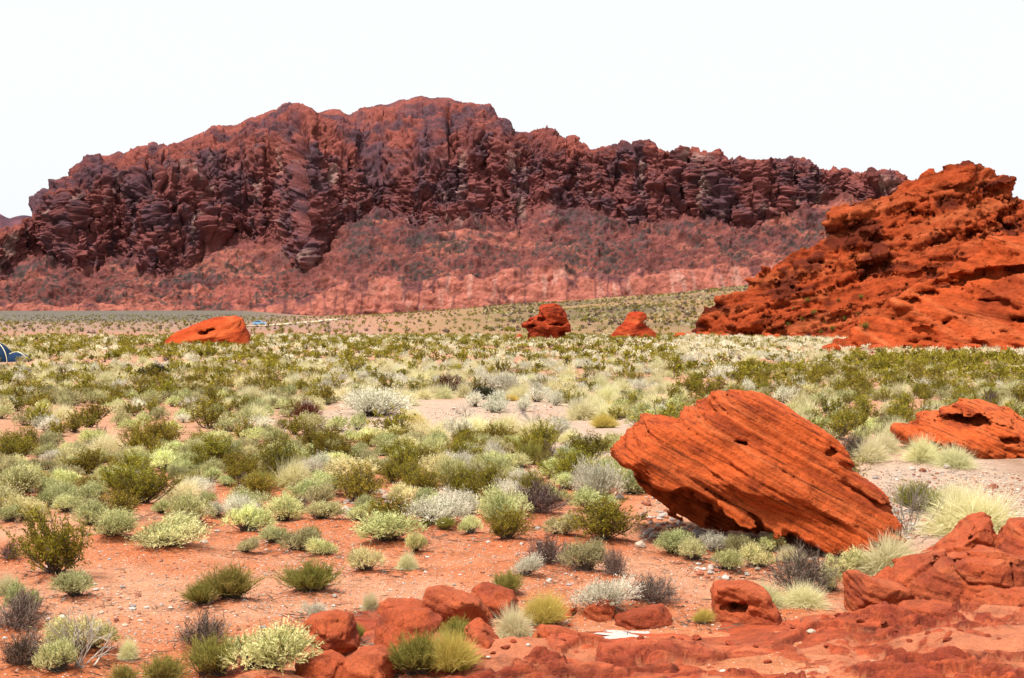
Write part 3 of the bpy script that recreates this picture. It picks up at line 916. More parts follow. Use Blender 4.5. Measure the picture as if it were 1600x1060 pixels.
bj[MPY > 400] = sstep(0.16, 0.02, ed)
c = mix3(c, np.array([0.075, 0.030, 0.033]), bench * bj * 0.75 * sstep(-0.4, 0.3, blot + strk))
spk = fbm(P / 3.4, 2, 3)
c = mix3(c, np.array([0.055, 0.042, 0.038]), talus * sstep(0.18, 0.5, spk + 0.8 * blot) * 0.85)
c = mix3(c, c_varn, dome * 0.6 * sstep(0.3, 0.6, fbm(np.stack([MX / 16, MY / 40, MZ / 9], -1), 4, 3)))
c = c * (1 + 0.22 * fine + 0.22 * fine3)[..., None]
c = np.clip(c * 0.90, 0.01, 0.8)
mm = rock_mat('mountain_rock', 1.6, bed=(0, R(-24), 0), strata=0.15, sfreq=0.11, bump=0.7, spec=0.05, grain=0.7)
me = mesh_np('mountain', P.reshape(-1, 3), [grid_faces(*MX.shape)], [mm], True, col=c.reshape(-1, 3))
tag(link('mountain', me), kind='structure')

# a second ridge far behind, showing at the left edge and right of the hill
U2 = np.arange(-600, 2300, 6.0)
s2 = np.interp(U2, [-600, -60, 0, 16, 38, 60, 110, 300, 900, 1500, 1590, 1700, 2300], [345, 328, 335, 343, 336, 339, 365, 470, 480, 330, 312, 325, 400]) + 2.5 * fbm(np.stack([U2 / 20, U2 * 0 + 1, U2 * 0], -1), 3, 2)
rp, rY = [], []
for k in np.linspace(0, 1, 60):
    rp.append(500 + (s2 - 500) * k)
    rY.append(2600 + 500 * k + 0 * U2)
rp.append(s2 + 60)
rY.append(3500 + 0 * U2)
rp, rY = np.array(rp), np.array(rY)
X2, Y2, Z2 = unproj(U2[None, :] + 0 * rp, rp, rY)
P2 = np.stack([X2, Y2, Z2], -1)
P2[..., 1] -= 70 * ridged(np.stack([X2 / 130, Y2 / 300, Z2 / 300], -1), 4, 1) * np.linspace(1, 0.2, len(rp))[:, None]
b2 = fbm(P2 / 90, 4, 1)
c2 = mix3(np.array([0.17, 0.060, 0.062]), np.array([0.06, 0.034, 0.05]), sstep(-0.2, 0.4, b2))
me = mesh_np('far_ridge', P2.reshape(-1, 3), [grid_faces(*X2.shape)], [mm], True, col=c2.reshape(-1, 3))
tag(link('far_ridge', me), kind='structure')


# ------------------------------------------------------------------ rocks with real volume
def rock(name, label, cat, outline, Y, T, mat, colf, vox, *, foot=None, power=2.0, shrink=None, tilt=0.0, slope=None,
         amp=0.06, nscale=1.0, bed=(0, 0, 1), ledge=0.0, lfreq=3.0, cav=(), pits=0.0, pscale=1.0, pthr=0.3, cuts=(),
         fine=0.02, fscale=0.25, lf2=0.0, crack=0.0, blk=0.0, bscale=1.0, flat=2.0, bias=0.0, grooves=(), zmin=None, back=None, seed=0, group=None, kind=None):
    """an outline given in photo pixels at distance Y, swelled to its own thickness T (half, metres)"""
    o = np.array(outline, float)
    wx, _, wz = unproj(o[:, 0], o[:, 1], Y)
    for _ in range(4 if tilt else 0):
        wx, _, wz = unproj(o[:, 0], o[:, 1], Y + tilt * (wz - 0.5 * (wz.min() + wz.max())) - 0.25 * T)
    cx = 0.5 * (wx.min() + wx.max())
    bz = wz.min() if zmin is None else zmin
    pad = amp * 2 + 4 * vox + ledge + blk + bias
    x = np.arange(wx.min() - pad, wx.max() + pad, vox)
    z = np.arange(bz - (pad if zmin is None else 0), wz.max() + pad, vox)
    y = np.arange(-T - pad, (T if back is None else back) + pad, vox)
    zc = 0.5 * (bz + wz.max())
    X2, Z2 = np.meshgrid(x, z, indexing='ij')
    d2 = poly_sd(np.stack([wx, wz], 1), X2, Z2).astype(np.float32)
    vv = np.abs(y).astype(np.float32)[None, :, None]
    if slope is not None:
        F = d2[:, None, :] - slope * np.where(y[None, :, None] > 0, 1.5, 1.0).astype(np.float32) * vv
    else:
        Rr = shrink if shrink else 0.5 * min(np.ptp(wx), np.ptp(wz))
        q = np.clip(vv / T, 0, 1.3)
        F = d2[:, None, :] - Rr * (1 - np.power(np.clip(1 - q ** power, 0, 1), 1 / power)) - np.maximum(vv - T, 0)
    F = np.ascontiguousarray(F + bias, dtype=np.float32)

    def coords(band, lim=None):
        I = np.argwhere(np.abs(F) < band) if lim is None else lim
        yv = y[I[:, 1]]
        return I, np.stack([x[I[:, 0]] - cx, yv + tilt * (z[I[:, 2]] - zc), z[I[:, 2]] - bz], 1).astype(np.float32)
    n = np.array(bed, float)
    n /= np.linalg.norm(n)
    n = n.astype(np.float32)
    for (pt, nn, rough_, *lim_) in cuts:     # planes that cut the rock: point, outward normal (local metres)
        nn = np.array(nn, float)
        nn /= np.linalg.norm(nn)
        I, G = coords(0, np.argwhere(F > -2 * vox))
        dpl = -((G - np.array(pt, np.float32)) @ nn.astype(np.float32)) + rough_ * fbm(G / nscale * 1.7 + 2, 3, seed)
        if lim_:      # an undercut that ends at a wall in the back
            dpl = np.maximum(dpl, G[:, 1] - lim_[0] + 0.25 * fbm(G / 0.7, 3, seed))
        F[tuple(I.T)] = np.minimum(F[tuple(I.T)], dpl)
    I, G = coords(1.9 * (amp + ledge) + pits + crack + 1.6 * blk + 3 * vox)
    ii = tuple(I.T)
    inner = sstep(0.0, 1.6 * max(pits, crack, 0.01), d2[I[:, 0], I[:, 2]] - 0.3 * max(pits, crack))
    f = F[ii] + amp * fbm(G / nscale + seed * 3.7, 4, seed)
    if ledge:
        sv = G @ n
        w = fbm(G / (nscale * 2.2) + 4, 2, seed + 1)
        L_ = fbm(np.stack([sv * lfreq + 0.5 * w, 0.16 * G[:, 0] / nscale, 0.16 * G[:, 1] / nscale], -1), 3, seed + 2)
        f = f + ledge * (0.5 * L_ + 0.5 * np.tanh(3.0 * L_))
    for (fr_, wd_, dp_) in grooves:     # long joints that run with the bedding
        sv = G @ n
        s_at = (bz * 0 + np.array([wx - cx, 0 * wx, wz - bz]).T @ n)
        s0 = s_at.min() + fr_ * np.ptp(s_at)
        nb = fbm(G / 1.3 + fr_ * 30, 2, 1)
        f = f - dp_ * np.exp(-((sv - s0 + 0.05 * nb) / wd_) ** 2) * sstep(-0.5, 0.1, fbm(G / 0.9 + fr_ * 50, 2, 2))
    if crack:
        f = f - inner * crack * sstep(0.72, 0.95, ridged(G * np.array([1, 1, 0.45], np.float32) / (nscale * 0.8) + 2.2, 3, seed + 1))
    if blk:
        e1 = np.cross(n, [0, 1, 0])
        e1 /= np.linalg.norm(e1)
        e2 = np.cross(n, e1)
        for sc_, am_ in ((1.0, 1.0), (0.42, 0.5 if flat > 1.4 else 0.22)):
            wv = (0.22 if flat > 1.4 else 0.10) * bscale * sc_ * np.stack([fbm(G / (bscale * sc_) + 5 * q_, 2, q_) for q_ in range(3)], 1)
            Gw = G + wv
            B = np.stack([Gw @ e1.astype(np.float32), Gw @ e2.astype(np.float32), (Gw @ n) * flat], 1) / (bscale * sc_)
            ci, ed = worley(B + seed * 7.7)
            f = f + blk * am_ * (0.75 * ci - 0.8 * sstep(0.14, 0.0, ed) * inner)
    if pits:
        f = f - inner * pits * sstep(pthr, pthr + 0.2, fbm(G * np.array([0.7, 0.7, 1.2], np.float32) / pscale + 11, 3, seed + 3))
    F[ii] = f
    for (qx, qy, rx, rz, dep) in cav:   # hollows: photo pixel, radii in pixels, depth; cut where the ray meets the face
        fy = -0.3 * T
        for _ in range(4):
            ax, _, az = unproj(qx, qy, Y + fy + 0)
            i_ = int(np.clip((ax - x[0]) / vox, 0, len(x) - 1))
            k_ = int(np.clip((az - z[0]) / vox, 0, len(z) - 1))
            hit = np.where(F[i_, :, k_] > 0)[0]
            if len(hit) == 0:
                break
            fy = float(y[hit[0]]) + tilt * (az - zc)
        yc = fy - tilt * (az - zc)
        sx, sz = rx * Y / FPX, rz * Y / FPX
        xs_ = slice(max(0, int((ax - 1.8 * sx - x[0]) / vox)), int((ax + 1.8 * sx - x[0]) / vox) + 2)
        zs_ = slice(max(0, int((az - 1.8 * sz - z[0]) / vox)), int((az + 1.8 * sz - z[0]) / vox) + 2)
        ys_ = slice(max(0, int((yc - 1.8 * dep - y[0]) / vox)), int((yc + 1.8 * dep - y[0]) / vox) + 2)
        sub = F[xs_, ys_, zs_]
        if sub.size == 0:
            continue
        xx, yy_, zz_ = np.meshgrid(x[xs_], y[ys_], z[zs_], indexing='ij')
        G2 = np.stack([xx - cx, yy_, zz_], -1).astype(np.float32)
        e = np.sqrt(((xx - ax) / sx) ** 2 + ((zz_ - az) / sz) ** 2 + ((yy_ - yc) / dep) ** 2 + 1e-9)
        F[xs_, ys_, zs_] = np.minimum(sub, (e - 1) * min(sx, sz) + 0.45 * min(sx, sz) * fbm(G2 / (min(sx, sz) * 1.6), 3, seed))
    for ax_ in range(3):
        sl = [slice(None)] * 3
        for e_ in (0, -1):
            sl[ax_] = e_
            F[tuple(sl)] = -abs(vox)
    Vv, Qd = surface_nets(F, (x[0] - cx, y[0], z[0] - bz), vox)
    Vv[:, 1] += tilt * (Vv[:, 2] - (zc - bz))
    Nn = vnormals(Vv, Qd)
    dd = fine * fbm(Vv / fscale + 5, 4, seed + 1)
    if lf2:
        s = Vv @ n
        dd = dd + lf2 * fbm(np.stack([s * lfreq * 3.3 + 0.3 * vnoise(Vv / nscale), Vv[:, 0] * 0.3, Vv[:, 1] * 0.3], -1), 3, seed)
    Vv = Vv + Nn * dd[:, None]
    Nn = vnormals(Vv, Qd)
    cc = np.clip(colf(Vv, Nn, (Vv @ n)) * 0.72, 0.004, 0.9)
    me = mesh_np(name, Vv, [Qd], [mat], True, col=cc)
    ob = link(name, me, (cx, Y, bz))
    return tag(ob, label, cat, group, kind)


def red_col(base, dark, light, s_sc, b_sc, dk=0.6, lt=0.5, seed=0, dthr=0.15):
    base, dark, light = map(np.array, (base, dark, light))

    def f(V, Nn, s):
        b = fbm(V / b_sc + seed, 4, seed)
        st = fbm(np.stack([s / s_sc, V[:, 0] / b_sc * 0.2, V[:, 1] / b_sc * 0.2], -1), 4, seed + 1)
        c = mix3(base, light, lt * sstep(-0.1, 0.6, st + 0.3 * b))
        c = mix3(c, dark, dk * sstep(dthr, dthr + 0.45, b - 0.5 * st))
        return c
    return f


ORG, DRK, LGT = (0.70, 0.122, 0.026), (0.20, 0.026, 0.010), (0.70, 0.165, 0.050)
m_boul = rock_mat('striped_sandstone', 0.03, bed=(0, R(28), 0), strata=1.25, sfreq=18.0, bump=1.0, spec=0.12, grain=0.75)
m_near = rock_mat('foreground_sandstone', 0.025, bed=(R(8), R(4), 0), strata=0.45, sfreq=8.0, bump=1.0, spec=0.2, rough=0.75, grain=0.9)
m_hill = rock_mat('hill_sandstone', 0.30, bed=(0, R(-14), 0), strata=0.6, sfreq=1.0, bump=1.0, spec=0.05, grain=0.8)
m_ridge = rock_mat('ridge_sandstone', 0.25, bed=(R(-10), R(22), 0), strata=0.9, sfreq=1.1, bump=0.9, spec=0.05, grain=0.6)
m_farb = rock_mat('far_boulder_sandstone', 0.15, bed=(0, R(-12), 0), strata=0.6, sfreq=2.2, bump=0.9, spec=0.05, grain=0.7)


def zpt(pts, zx, zy, sc):
    return [(zx + a / sc, zy + b / sc) for a, b in pts]


# the big striped boulder
BB = zpt([(165, 335), (180, 295), (215, 285), (270, 225), (330, 170), (420, 165), (510, 160), (545, 125), (590, 90), (640, 65), (710, 50),
          (790, 55), (860, 65), (900, 85), (960, 120), (1040, 180), (1110, 230), (1190, 300), (1205, 350), (1220, 390), (1260, 430),
          (1310, 460), (1370, 520), (1410, 570), (1440, 630), (1475, 710), (1440, 740), (1350, 775), (1275, 830), (1180, 830), (1080, 810),
          (1000, 790), (900, 780), (720, 760), (560, 720), (460, 670), (400, 610), (330, 550), (290, 490), (265, 430), (220, 400), (180, 370)], 900, 590, 2.909)
BB = [(a_, 880 - (880 - b_) * 0.962) for a_, b_ in BB]
bx0, by0, _ = at(1180, 868)
BY = by0 + 1.7


def cutline(pa, pb, Y, outl):
    o = np.array(outl, float)
    wx, _, wz = unproj(o[:, 0], o[:, 1], BY)
    for _ in range(4):
        wx, _, wz = unproj(o[:, 0], o[:, 1], BY + 0.45 * (wz - 0.5 * (wz.min() + wz.max())) - 0.25 * 1.5)
    cx, bz = 0.5 * (wx.min() + wx.max()), wz.min()
    a = unproj(*pa, Y)
    b = unproj(*pb, Y)
    return np.array([a[0] - cx, 0, a[2] - bz]), np.array([b[0] - cx, 0, b[2] - bz])


def down_normal(a, b):
    d = b - a
    u = np.array([d[2], 0, -d[0]])
    u /= np.linalg.norm(u)
    return -u if u[2] > 0 else u


c1a, c1b = cutline((991, 742), (1335, 876), BY - 2.1, BB)
t1a, t1b = cutline((1062, 655), (1215, 615), BY, BB)
up = -down_normal(t1a, t1b)
FRONT = -1.5
rock('striped_boulder', 'huge tilted orange boulder with diagonal stripes and dark undercut', 'boulder', BB, BY, 1.5, m_boul,
     red_col(ORG, DRK, LGT, 0.10, 1.1, 0.55, 0.8, 2), 0.036, power=4.5, shrink=0.75, tilt=0.45, amp=0.05, nscale=1.0, bed=(0.47, -0.1, 0.88),
     ledge=0.055, lfreq=7.0, fine=0.018, fscale=0.10, lf2=0.03, crack=0.06, blk=0.030, bscale=1.0, flat=5.0, seed=1, grooves=[(0.36, 0.035, 0.14), (0.47, 0.03, 0.09), (0.56, 0.045, 0.18), (0.68, 0.03, 0.10), (0.78, 0.04, 0.15), (0.88, 0.03, 0.10)],
     cuts=[(c1a + np.array([0, -1.75, 0]), down_normal(c1a, c1b) * 0.99 + np.array([0, -0.06, 0]), 0.20, 0.35),
           (t1a + np.array([0, -1.05, 0]), up * 0.80 + np.array([0.10, -0.62, 0]), 0.10)],
     cav=[(1160, 692, 17, 4, 0.4), (1300, 708, 13, 6, 0.3)])

# low red rock with an overhang at the right edge
LR = [(1401, 676), (1450, 651), (1485, 637), (1514, 627), (1555, 632), (1585, 647), (1608, 660), (1640, 668), (1680, 690), (1690, 735), (1525, 735), (1470, 722), (1425, 705), (1405, 690)]
LR = [(1418 + (a_ - 1401) * 0.94, 735 - (735 - b_) * 0.97) for a_, b_ in LR]
_, ly, _ = at(1520, 715)
rock('low_rock', 'low red rock with a shaded overhang at the right edge', 'rock', LR, ly + 1.6, 2.0, m_boul,
     red_col(ORG, DRK, LGT, 0.2, 1.5, 0.5, 0.5, 3), 0.055, power=2.0, shrink=1.0, amp=0.18, nscale=1.3, bed=(0.3, -0.2, 0.9), ledge=0.14, lfreq=1.6, blk=0.10, bscale=0.9, flat=3.0,
     fine=0.03, fscale=0.3, lf2=0.04, crack=0.12, tilt=0.7, seed=2, cav=[(1525, 662, 48, 9, 0.9), (1580, 690, 18, 6, 0.6), (1500, 652, 30, 6, 0.7)])
rock('low_rock', 'small red hump beside the low rock, half buried by brush', 'rock', [(1432, 645), (1448, 639), (1462, 640), (1466, 662), (1432, 662)], ly + 6, 0.7, m_boul,
     red_col(ORG, DRK, LGT, 0.2, 1.0, 0.3, 0.5, 1), 0.07, amp=0.10, nscale=0.8, seed=3)

# far boulders standing on the plain
FB = [(255, 537), (276, 520), (298, 510), (320, 502), (345, 496), (364, 496), (373, 499), (380, 510), (387, 524), (392, 537), (392, 556), (255, 556)]
_, fy, _ = at(330, 541)
rock('plain_boulder', 'wedge-shaped orange boulder with a dark cave, far left on the plain', 'boulder', FB, fy + 3, 3.6, m_farb,
     red_col((0.56, 0.080, 0.020), DRK, LGT, 0.5, 2.5, 0.4, 0.5, 4), 0.13, power=2.4, shrink=1.7, tilt=0.5, amp=0.20, nscale=2.2, bed=(-0.35, -0.2, 0.9), ledge=0.24, lfreq=0.9,
     fine=0.08, fscale=0.9, lf2=0.06, crack=0.15, seed=4, cav=[(318, 521, 9, 4, 1.8), (330, 516, 9, 3, 1.6), (313, 541, 5, 3, 1.0)])
CB = [(815, 509), (822, 501), (838, 490), (850, 478), (859, 473), (867, 472), (874, 476), (880, 488), (885, 501), (890, 508), (890, 518), (885, 523), (888, 534), (888, 550), (818, 550), (818, 534), (824, 520), (821, 514)]
_, cy, _ = at(852, 533)
rock('plain_boulder', 'knobbly dark-pocketed red boulder, tallest on the far plain', 'boulder', CB, cy + 3, 3.4, m_farb,
     red_col((0.44, 0.060, 0.020), DRK, LGT, 0.6, 2.2, 0.7, 0.4, 5), 0.14, power=2.2, shrink=2.2, amp=0.28, nscale=2.0, bed=(0.2, -0.2, 0.9), ledge=0.30, lfreq=0.8, blk=0.2, bscale=1.8,
     fine=0.1, fscale=0.9, lf2=0.08, crack=0.2, seed=5, cav=[(845, 500, 11, 4, 1.3), (873, 507, 13, 3, 1.6), (880, 521, 8, 4, 1.5), (831, 510, 7, 3, 1.2), (826, 525, 4, 5, 1.2)])
SB = [(948, 532), (962, 513), (978, 497), (986, 490), (1000, 489), (1009, 494), (1013, 500), (1012, 507), (1020, 515), (1030, 531), (1030, 548), (948, 548)]
_, sy, _ = at(990, 531)
rock('plain_boulder', 'cone-shaped red boulder with a dark knob, right of the knobbly one', 'boulder', SB, sy + 3, 3.8, m_farb,
     red_col((0.50, 0.062, 0.022), DRK, LGT, 0.6, 2.5, 0.5, 0.4, 6), 0.15, slope=1.0, amp=0.22, nscale=2.2, bed=(0.1, -0.2, 0.95), ledge=0.24, lfreq=0.7, fine=0.1, fscale=0.9, lf2=0.06, seed=6,
     cav=[(1009, 503, 4, 3, 1.0)])
rock('plain_rock', 'small red rock at the left foot of the knobbly boulder', 'rock', [(800, 531), (806, 524), (812, 521), (818, 527), (820, 540), (800, 540)], cy + 1, 0.8, m_farb,
     red_col((0.5, 0.07, 0.02), DRK, LGT, 0.5, 1.5, 0.4, 0.4, 1), 0.1, amp=0.12, nscale=0.8, seed=7)

# the rock hill at the right: the tall rear mass and the slickrock ridge in front of it
RH = [(1040, 545), (1078, 519), (1095, 483), (1115, 468), (1158, 450), (1182, 428), (1186, 412), (1210, 411), (1238, 394), (1277, 386), (1303, 362), (1296, 340),
      (1341, 320), (1392, 306), (1404, 290), (1430, 280), (1436, 287), (1440, 271), (1464, 257), (1519, 253), (1528, 269), (1555, 283), (1575, 290),
      (1587, 307), (1600, 318), (1660, 340), (1760, 420), (1900, 560), (1900, 800), (1040, 800)]
rock('rock_hill', 'tall craggy orange rock hill pocked with holes, rear of two at right', 'rock hill', RH, 262, 36, m_hill,
     red_col((0.45, 0.074, 0.021), (0.12, 0.022, 0.012), (0.56, 0.145, 0.052), 1.3, 5, 0.85, 0.6, 7, 0.05), 0.37, slope=0.84, amp=1.1, nscale=9.0, bed=(-0.28, -0.15, 0.95),  # dark patches in the colour stand in for shade in the crevices
     ledge=1.15, lfreq=0.28, pits=2.2, pscale=2.8, pthr=0.50, crack=1.7, fine=0.45, fscale=1.0, lf2=0.75, blk=1.1, bscale=5.5, flat=2.6, bias=0.7, zmin=-1.5, back=14, seed=8,
     cav=[(1521, 296, 13, 4, 4), (1520, 364, 12, 5, 4), (1372, 375, 16, 5, 4), (1274, 410, 12, 5, 4), (1430, 350, 9, 4, 4), (1575, 310, 9, 4, 3),
          (1566, 345, 8, 6, 4), (1322, 348, 10, 4, 3), (1346, 352, 8, 3, 3), (1560, 300, 8, 4, 3)])
RR = [(1270, 560), (1290, 549), (1317, 530), (1357, 496), (1396, 471), (1436, 451), (1480, 424), (1530, 398), (1570, 380), (1610, 368), (1700, 372), (1820, 440), (1950, 560), (1950, 760), (1270, 760)]
rock('slickrock_ridge', 'smooth banded orange slickrock ridge in front of the craggy hill', 'rock ridge', RR, 170, 17, m_ridge,
     red_col((0.55, 0.092, 0.024), (0.18, 0.028, 0.014), (0.66, 0.170, 0.060), 0.9, 7, 0.45, 0.8, 9, 0.22), 0.30, slope=0.80, amp=0.7, nscale=7.0, bed=(0.34, -0.25, 0.9),
     ledge=0.80, lfreq=0.36, pits=0.9, pscale=2.2, pthr=0.58, crack=0.9, fine=0.20, fscale=1.1, lf2=0.32, blk=0.40, bscale=4.5, flat=3.0, bias=0.4, zmin=-1.2, back=9, seed=10,
     cav=[(1372, 494, 14, 5, 3), (1398, 482, 18, 5, 3), (1424, 470, 18, 6, 3), (1450, 458, 20, 6, 3.5), (1480, 445, 24, 7, 4), (1515, 434, 26, 8, 4), (1550, 426, 26, 9, 4), (1590, 422, 28, 9, 4),
          (1530, 543, 14, 9, 3), (1455, 533, 10, 6, 3), (1545, 470, 20, 3, 2), (1600, 500, 18, 3, 2), (1480, 505, 6, 4, 2)])

# foreground boulders
GRP = 'red boulders of the foreground'
NB = [
    ('boulder', 'square-edged red block standing alone left of the foreground boulders', [(472, 984), (484, 972), (522, 965), (542, 972), (557, 1014), (541, 1030), (508, 1036), (472, 1028)], 1034, 0.34, 5.0, 0.10),
    ('boulder', 'broad smooth red boulder, highest of the middle foreground pile', [(655, 962), (660, 945), (666, 926), (691, 922), (725, 934), (749, 945), (769, 972), (764, 990), (722, 990), (690, 985)], 992, 0.5, 2.6, 0.3),
    ('boulder', 'red boulder with pale scuffs, front left of the foreground pile', [(586, 984), (596, 965), (630, 958), (664, 962), (687, 978), (668, 1006), (640, 1030), (603, 1036), (586, 1020)], 1036, 0.45, 2.6, 0.22),
    ('boulder', 'steep red boulder right of the yellow tuft in the pile', [(722, 981), (742, 970), (766, 992), (793, 1020), (784, 1036), (742, 1040), (722, 1012)], 1036, 0.38, 2.4, 0.2),
    ('boulder', 'small pointed red rock in front of the fluffy pale bush', [(912, 962), (926, 948), (943, 934), (958, 937), (963, 952), (958, 972), (935, 978), (914, 974)], 974, 0.22, 2.4, 0.14),
    ('boulder', 'dark red lump left of the small pointed rock', [(876, 958), (880, 946), (897, 942), (908, 952), (908, 970), (878, 970)], 968, 0.2, 2.4, 0.12),
    ('boulder', 'low flat red slab right of the small pointed rock', [(955, 972), (985, 962), (1015, 957), (1044, 955), (1050, 970), (1046, 982), (1000, 984), (958, 984)], 981, 0.3, 3.0, 0.12),
    ('boulder', 'long low red rock under the golden tuft', [(826, 992), (848, 984), (880, 986), (905, 998), (932, 1010), (930, 1024), (880, 1026), (840, 1014)], 1020, 0.3, 2.6, 0.12),
    ('boulder', 'flat-topped red rock behind the broad smooth boulder', [(733, 932), (745, 924), (762, 920), (800, 934), (810, 948), (808, 966), (760, 966), (738, 952)], 964, 0.4, 2.8, 0.14),
    ('boulder', 'red rock cut by the bottom edge beside the square block', [(536, 1042), (560, 1026), (588, 1020), (620, 1034), (632, 1060), (630, 1110), (536, 1110)], 1078, 0.5, 2.4, 0.2),
    ('boulder', 'flat red rock on the bottom edge below the square block', [(462, 1046), (480, 1036), (512, 1036), (540, 1048), (546, 1080), (540, 1110), (462, 1110)], 1076, 0.45, 2.6, 0.15),
    ('boulder', 'low reddish slab left behind the foreground pile', [(588, 956), (604, 946), (640, 946), (660, 954), (662, 975), (590, 975)], 968, 0.45, 2.6, 0.12),
    ('boulder', 'hollowed round red knob with a shaded pocket', [(1119, 935), (1124, 922), (1137, 918), (1172, 916), (1192, 925), (1203, 945), (1216, 964), (1214, 980), (1162, 984), (1123, 978)], 972, 0.5, 2.4, 0.25),
    ('boulder', 'tilted angular red slab on the right outcrop', [(1448, 892), (1470, 870), (1498, 849), (1535, 819), (1556, 813), (1590, 824), (1590, 850), (1572, 880), (1510, 892)], 884, 0.7, 4.0, 0.16),
    ('boulder', 'angular red slab cut by the right edge beside the tilted slab', [(1560, 886), (1582, 850), (1606, 824), (1660, 822), (1690, 870), (1680, 920), (1600, 910)], 890, 0.8, 3.0, 0.2),
    ('boulder', 'massive rounded red boulder of the right outcrop', [(1372, 918), (1420, 895), (1450, 885), (1502, 876), (1563, 870), (1600, 882), (1660, 890), (1700, 940), (1700, 1010), (1535, 1000), (1444, 985), (1400, 960)], 958, 0.9, 2.6, 0.3),
    ('boulder', 'craggy red rock left of the massive rounded boulder', [(1322, 930), (1325, 906), (1346, 902), (1372, 914), (1402, 918), (1432, 930), (1450, 948), (1446, 975), (1400, 980), (1330, 970)], 966, 0.5, 3.0, 0.2),
    ('boulder', 'thick red ledge at the right edge below the massive boulder', [(1528, 962), (1545, 942), (1570, 932), (1610, 930), (1670, 934), (1690, 960), (1690, 1010), (1600, 1000), (1540, 985)], 985, 0.6, 3.0, 0.2),
    ('boulder', 'flat broken red ledge in the middle of the right outcrop', [(1400, 972), (1430, 955), (1480, 950), (1528, 958), (1545, 975), (1530, 1000), (1440, 1000), (1400, 992)], 992, 0.5, 3.0, 0.12),
]
NCA = dict(base=(0.50, 0.092, 0.026), dark=(0.23, 0.034, 0.015), light=(0.62, 0.165, 0.060))
for i, (nm, lab, ol, fpy, T, pw, shr) in enumerate(NB):
    pxm = np.mean([p[0] for p in ol])
    _, yy, _ = at(pxm, fpy)
    cav = [(1150, 951, 20, 9, 0.30)] if 'knob' in lab else ()
    r_ = np.random.default_rng(50 + i)
    wpx_ = np.ptp([p[0] for p in ol]) * yy / FPX
    hpx_ = np.ptp([p[1] for p in ol]) * yy / FPX
    cuts = []
    for _k in range(1 if 'knob' in lab else 11):
        nn_ = nrmz(np.array([r_.normal() * 0.8, -abs(r_.normal()) - 0.15, r_.normal() * 0.5 + 0.45]))
        ext = np.sqrt((nn_[0] * wpx_ * 0.5) ** 2 + (nn_[1] * T) ** 2 + (nn_[2] * hpx_ * 0.5) ** 2)
        cuts.append((np.array([0, 0, hpx_ * 0.5]) + nn_ * ext * r_.uniform(0.52, 0.80), nn_, 0.02))
    rock(nm, lab, 'boulder', ol, yy + 0.35 * T, T, m_near, red_col(NCA['base'], NCA['dark'], NCA['light'], 0.15, 0.5, 0.5, 0.5, i), 0.020, power=pw + 1.0, shrink=shr,
         amp=0.022, nscale=0.42, bed=(0.15, -0.2, 0.95), ledge=0.022, lfreq=5.0, fine=0.010, fscale=0.07, lf2=0.012, crack=0.03, blk=0.024 if wpx_ < 1.4 else 0.075, bscale=0.5 if wpx_ < 1.4 else 0.85, flat=1.3, bias=0.02, tilt=0.30, seed=i, cav=cav, cuts=cuts, group=GRP)

# bedrock floor of the foreground: a terraced sheet of red sandstone
BST = 0.026
bxs = np.arange(-4.2, 10.0, BST)
bys = np.arange(11.0, 22.5, BST)
BX, BYy = np.meshgrid(bxs, bys)
base = gz(BX, BYy)
bpx, bpy_ = project(BX, BYy, base)
edge = np.interp(bpx, [300, 420, 560, 700, 860, 980, 1080, 1200, 1330, 1480, 1700, 2000], [1080, 1012, 965, 962, 972, 972, 985, 968, 945, 905, 880, 870])
PB = np.stack([BX, BYy, 0 * BX], -1)
dist = (bpy_ - edge) / 60.0 + 0.30 * fbm(PB / 0.9, 4, 1)
rise = sstep(0.0, 1.1, dist)
n_bed = fbm(PB / np.array([1.6, 0.8, 1.0]), 4, 2)
raw = 0.08 * rise + 0.20 * n_bed * rise + 0.10 * sstep(1150, 1600, bpx) * rise
wvB = np.stack([fbm(PB / 0.45 + 3, 3, 1), fbm(PB / 0.45 + 9, 3, 2), 0 * BX], -1)
hB = raw.copy()
edB = np.ones_like(BX)
crumb = sstep(-0.15, 0.25, fbm(PB / np.array([1.7, 0.9, 1.0]) + 3, 3, 2))
for (sx_, sy_, am_, cr_, wk_) in ((1.7, 0.75, 0.085, 0.06, 1.0), (0.55, 0.24, 0.065, 0.04, 0.45 + 0.55 * crumb), (0.22, 0.10, 0.040, 0.025, crumb)):
    Pw = (PB + wvB * 0.22 * sx_) / np.array([sx_, sy_, 1.0])
    Pw[..., 2] = 0.5
    ci, ed = worley(Pw)
    loc = fbm(Pw * 0.5 + 7, 2, 3)
    # each plate dips its own way, so its near lip stands up as a step
    hB = hB + wk_ * rise * (am_ * ci + 0.35 * am_ * loc - cr_ * sstep(0.12, 0.0, ed))
    edB = np.minimum(edB, np.where(wk_ * rise > 0.3, ed * (1.0 if sx_ > 0.5 else 1.6), 1.0))
rough = fbm(PB / 0.16, 4, 1)
grv = sstep(0.10, 0.0, edB)
hB = hB + (0.006 + 0.016 * crumb) * rough * rise + 0.006 * fbm(PB / 0.06, 2, 2) * rise
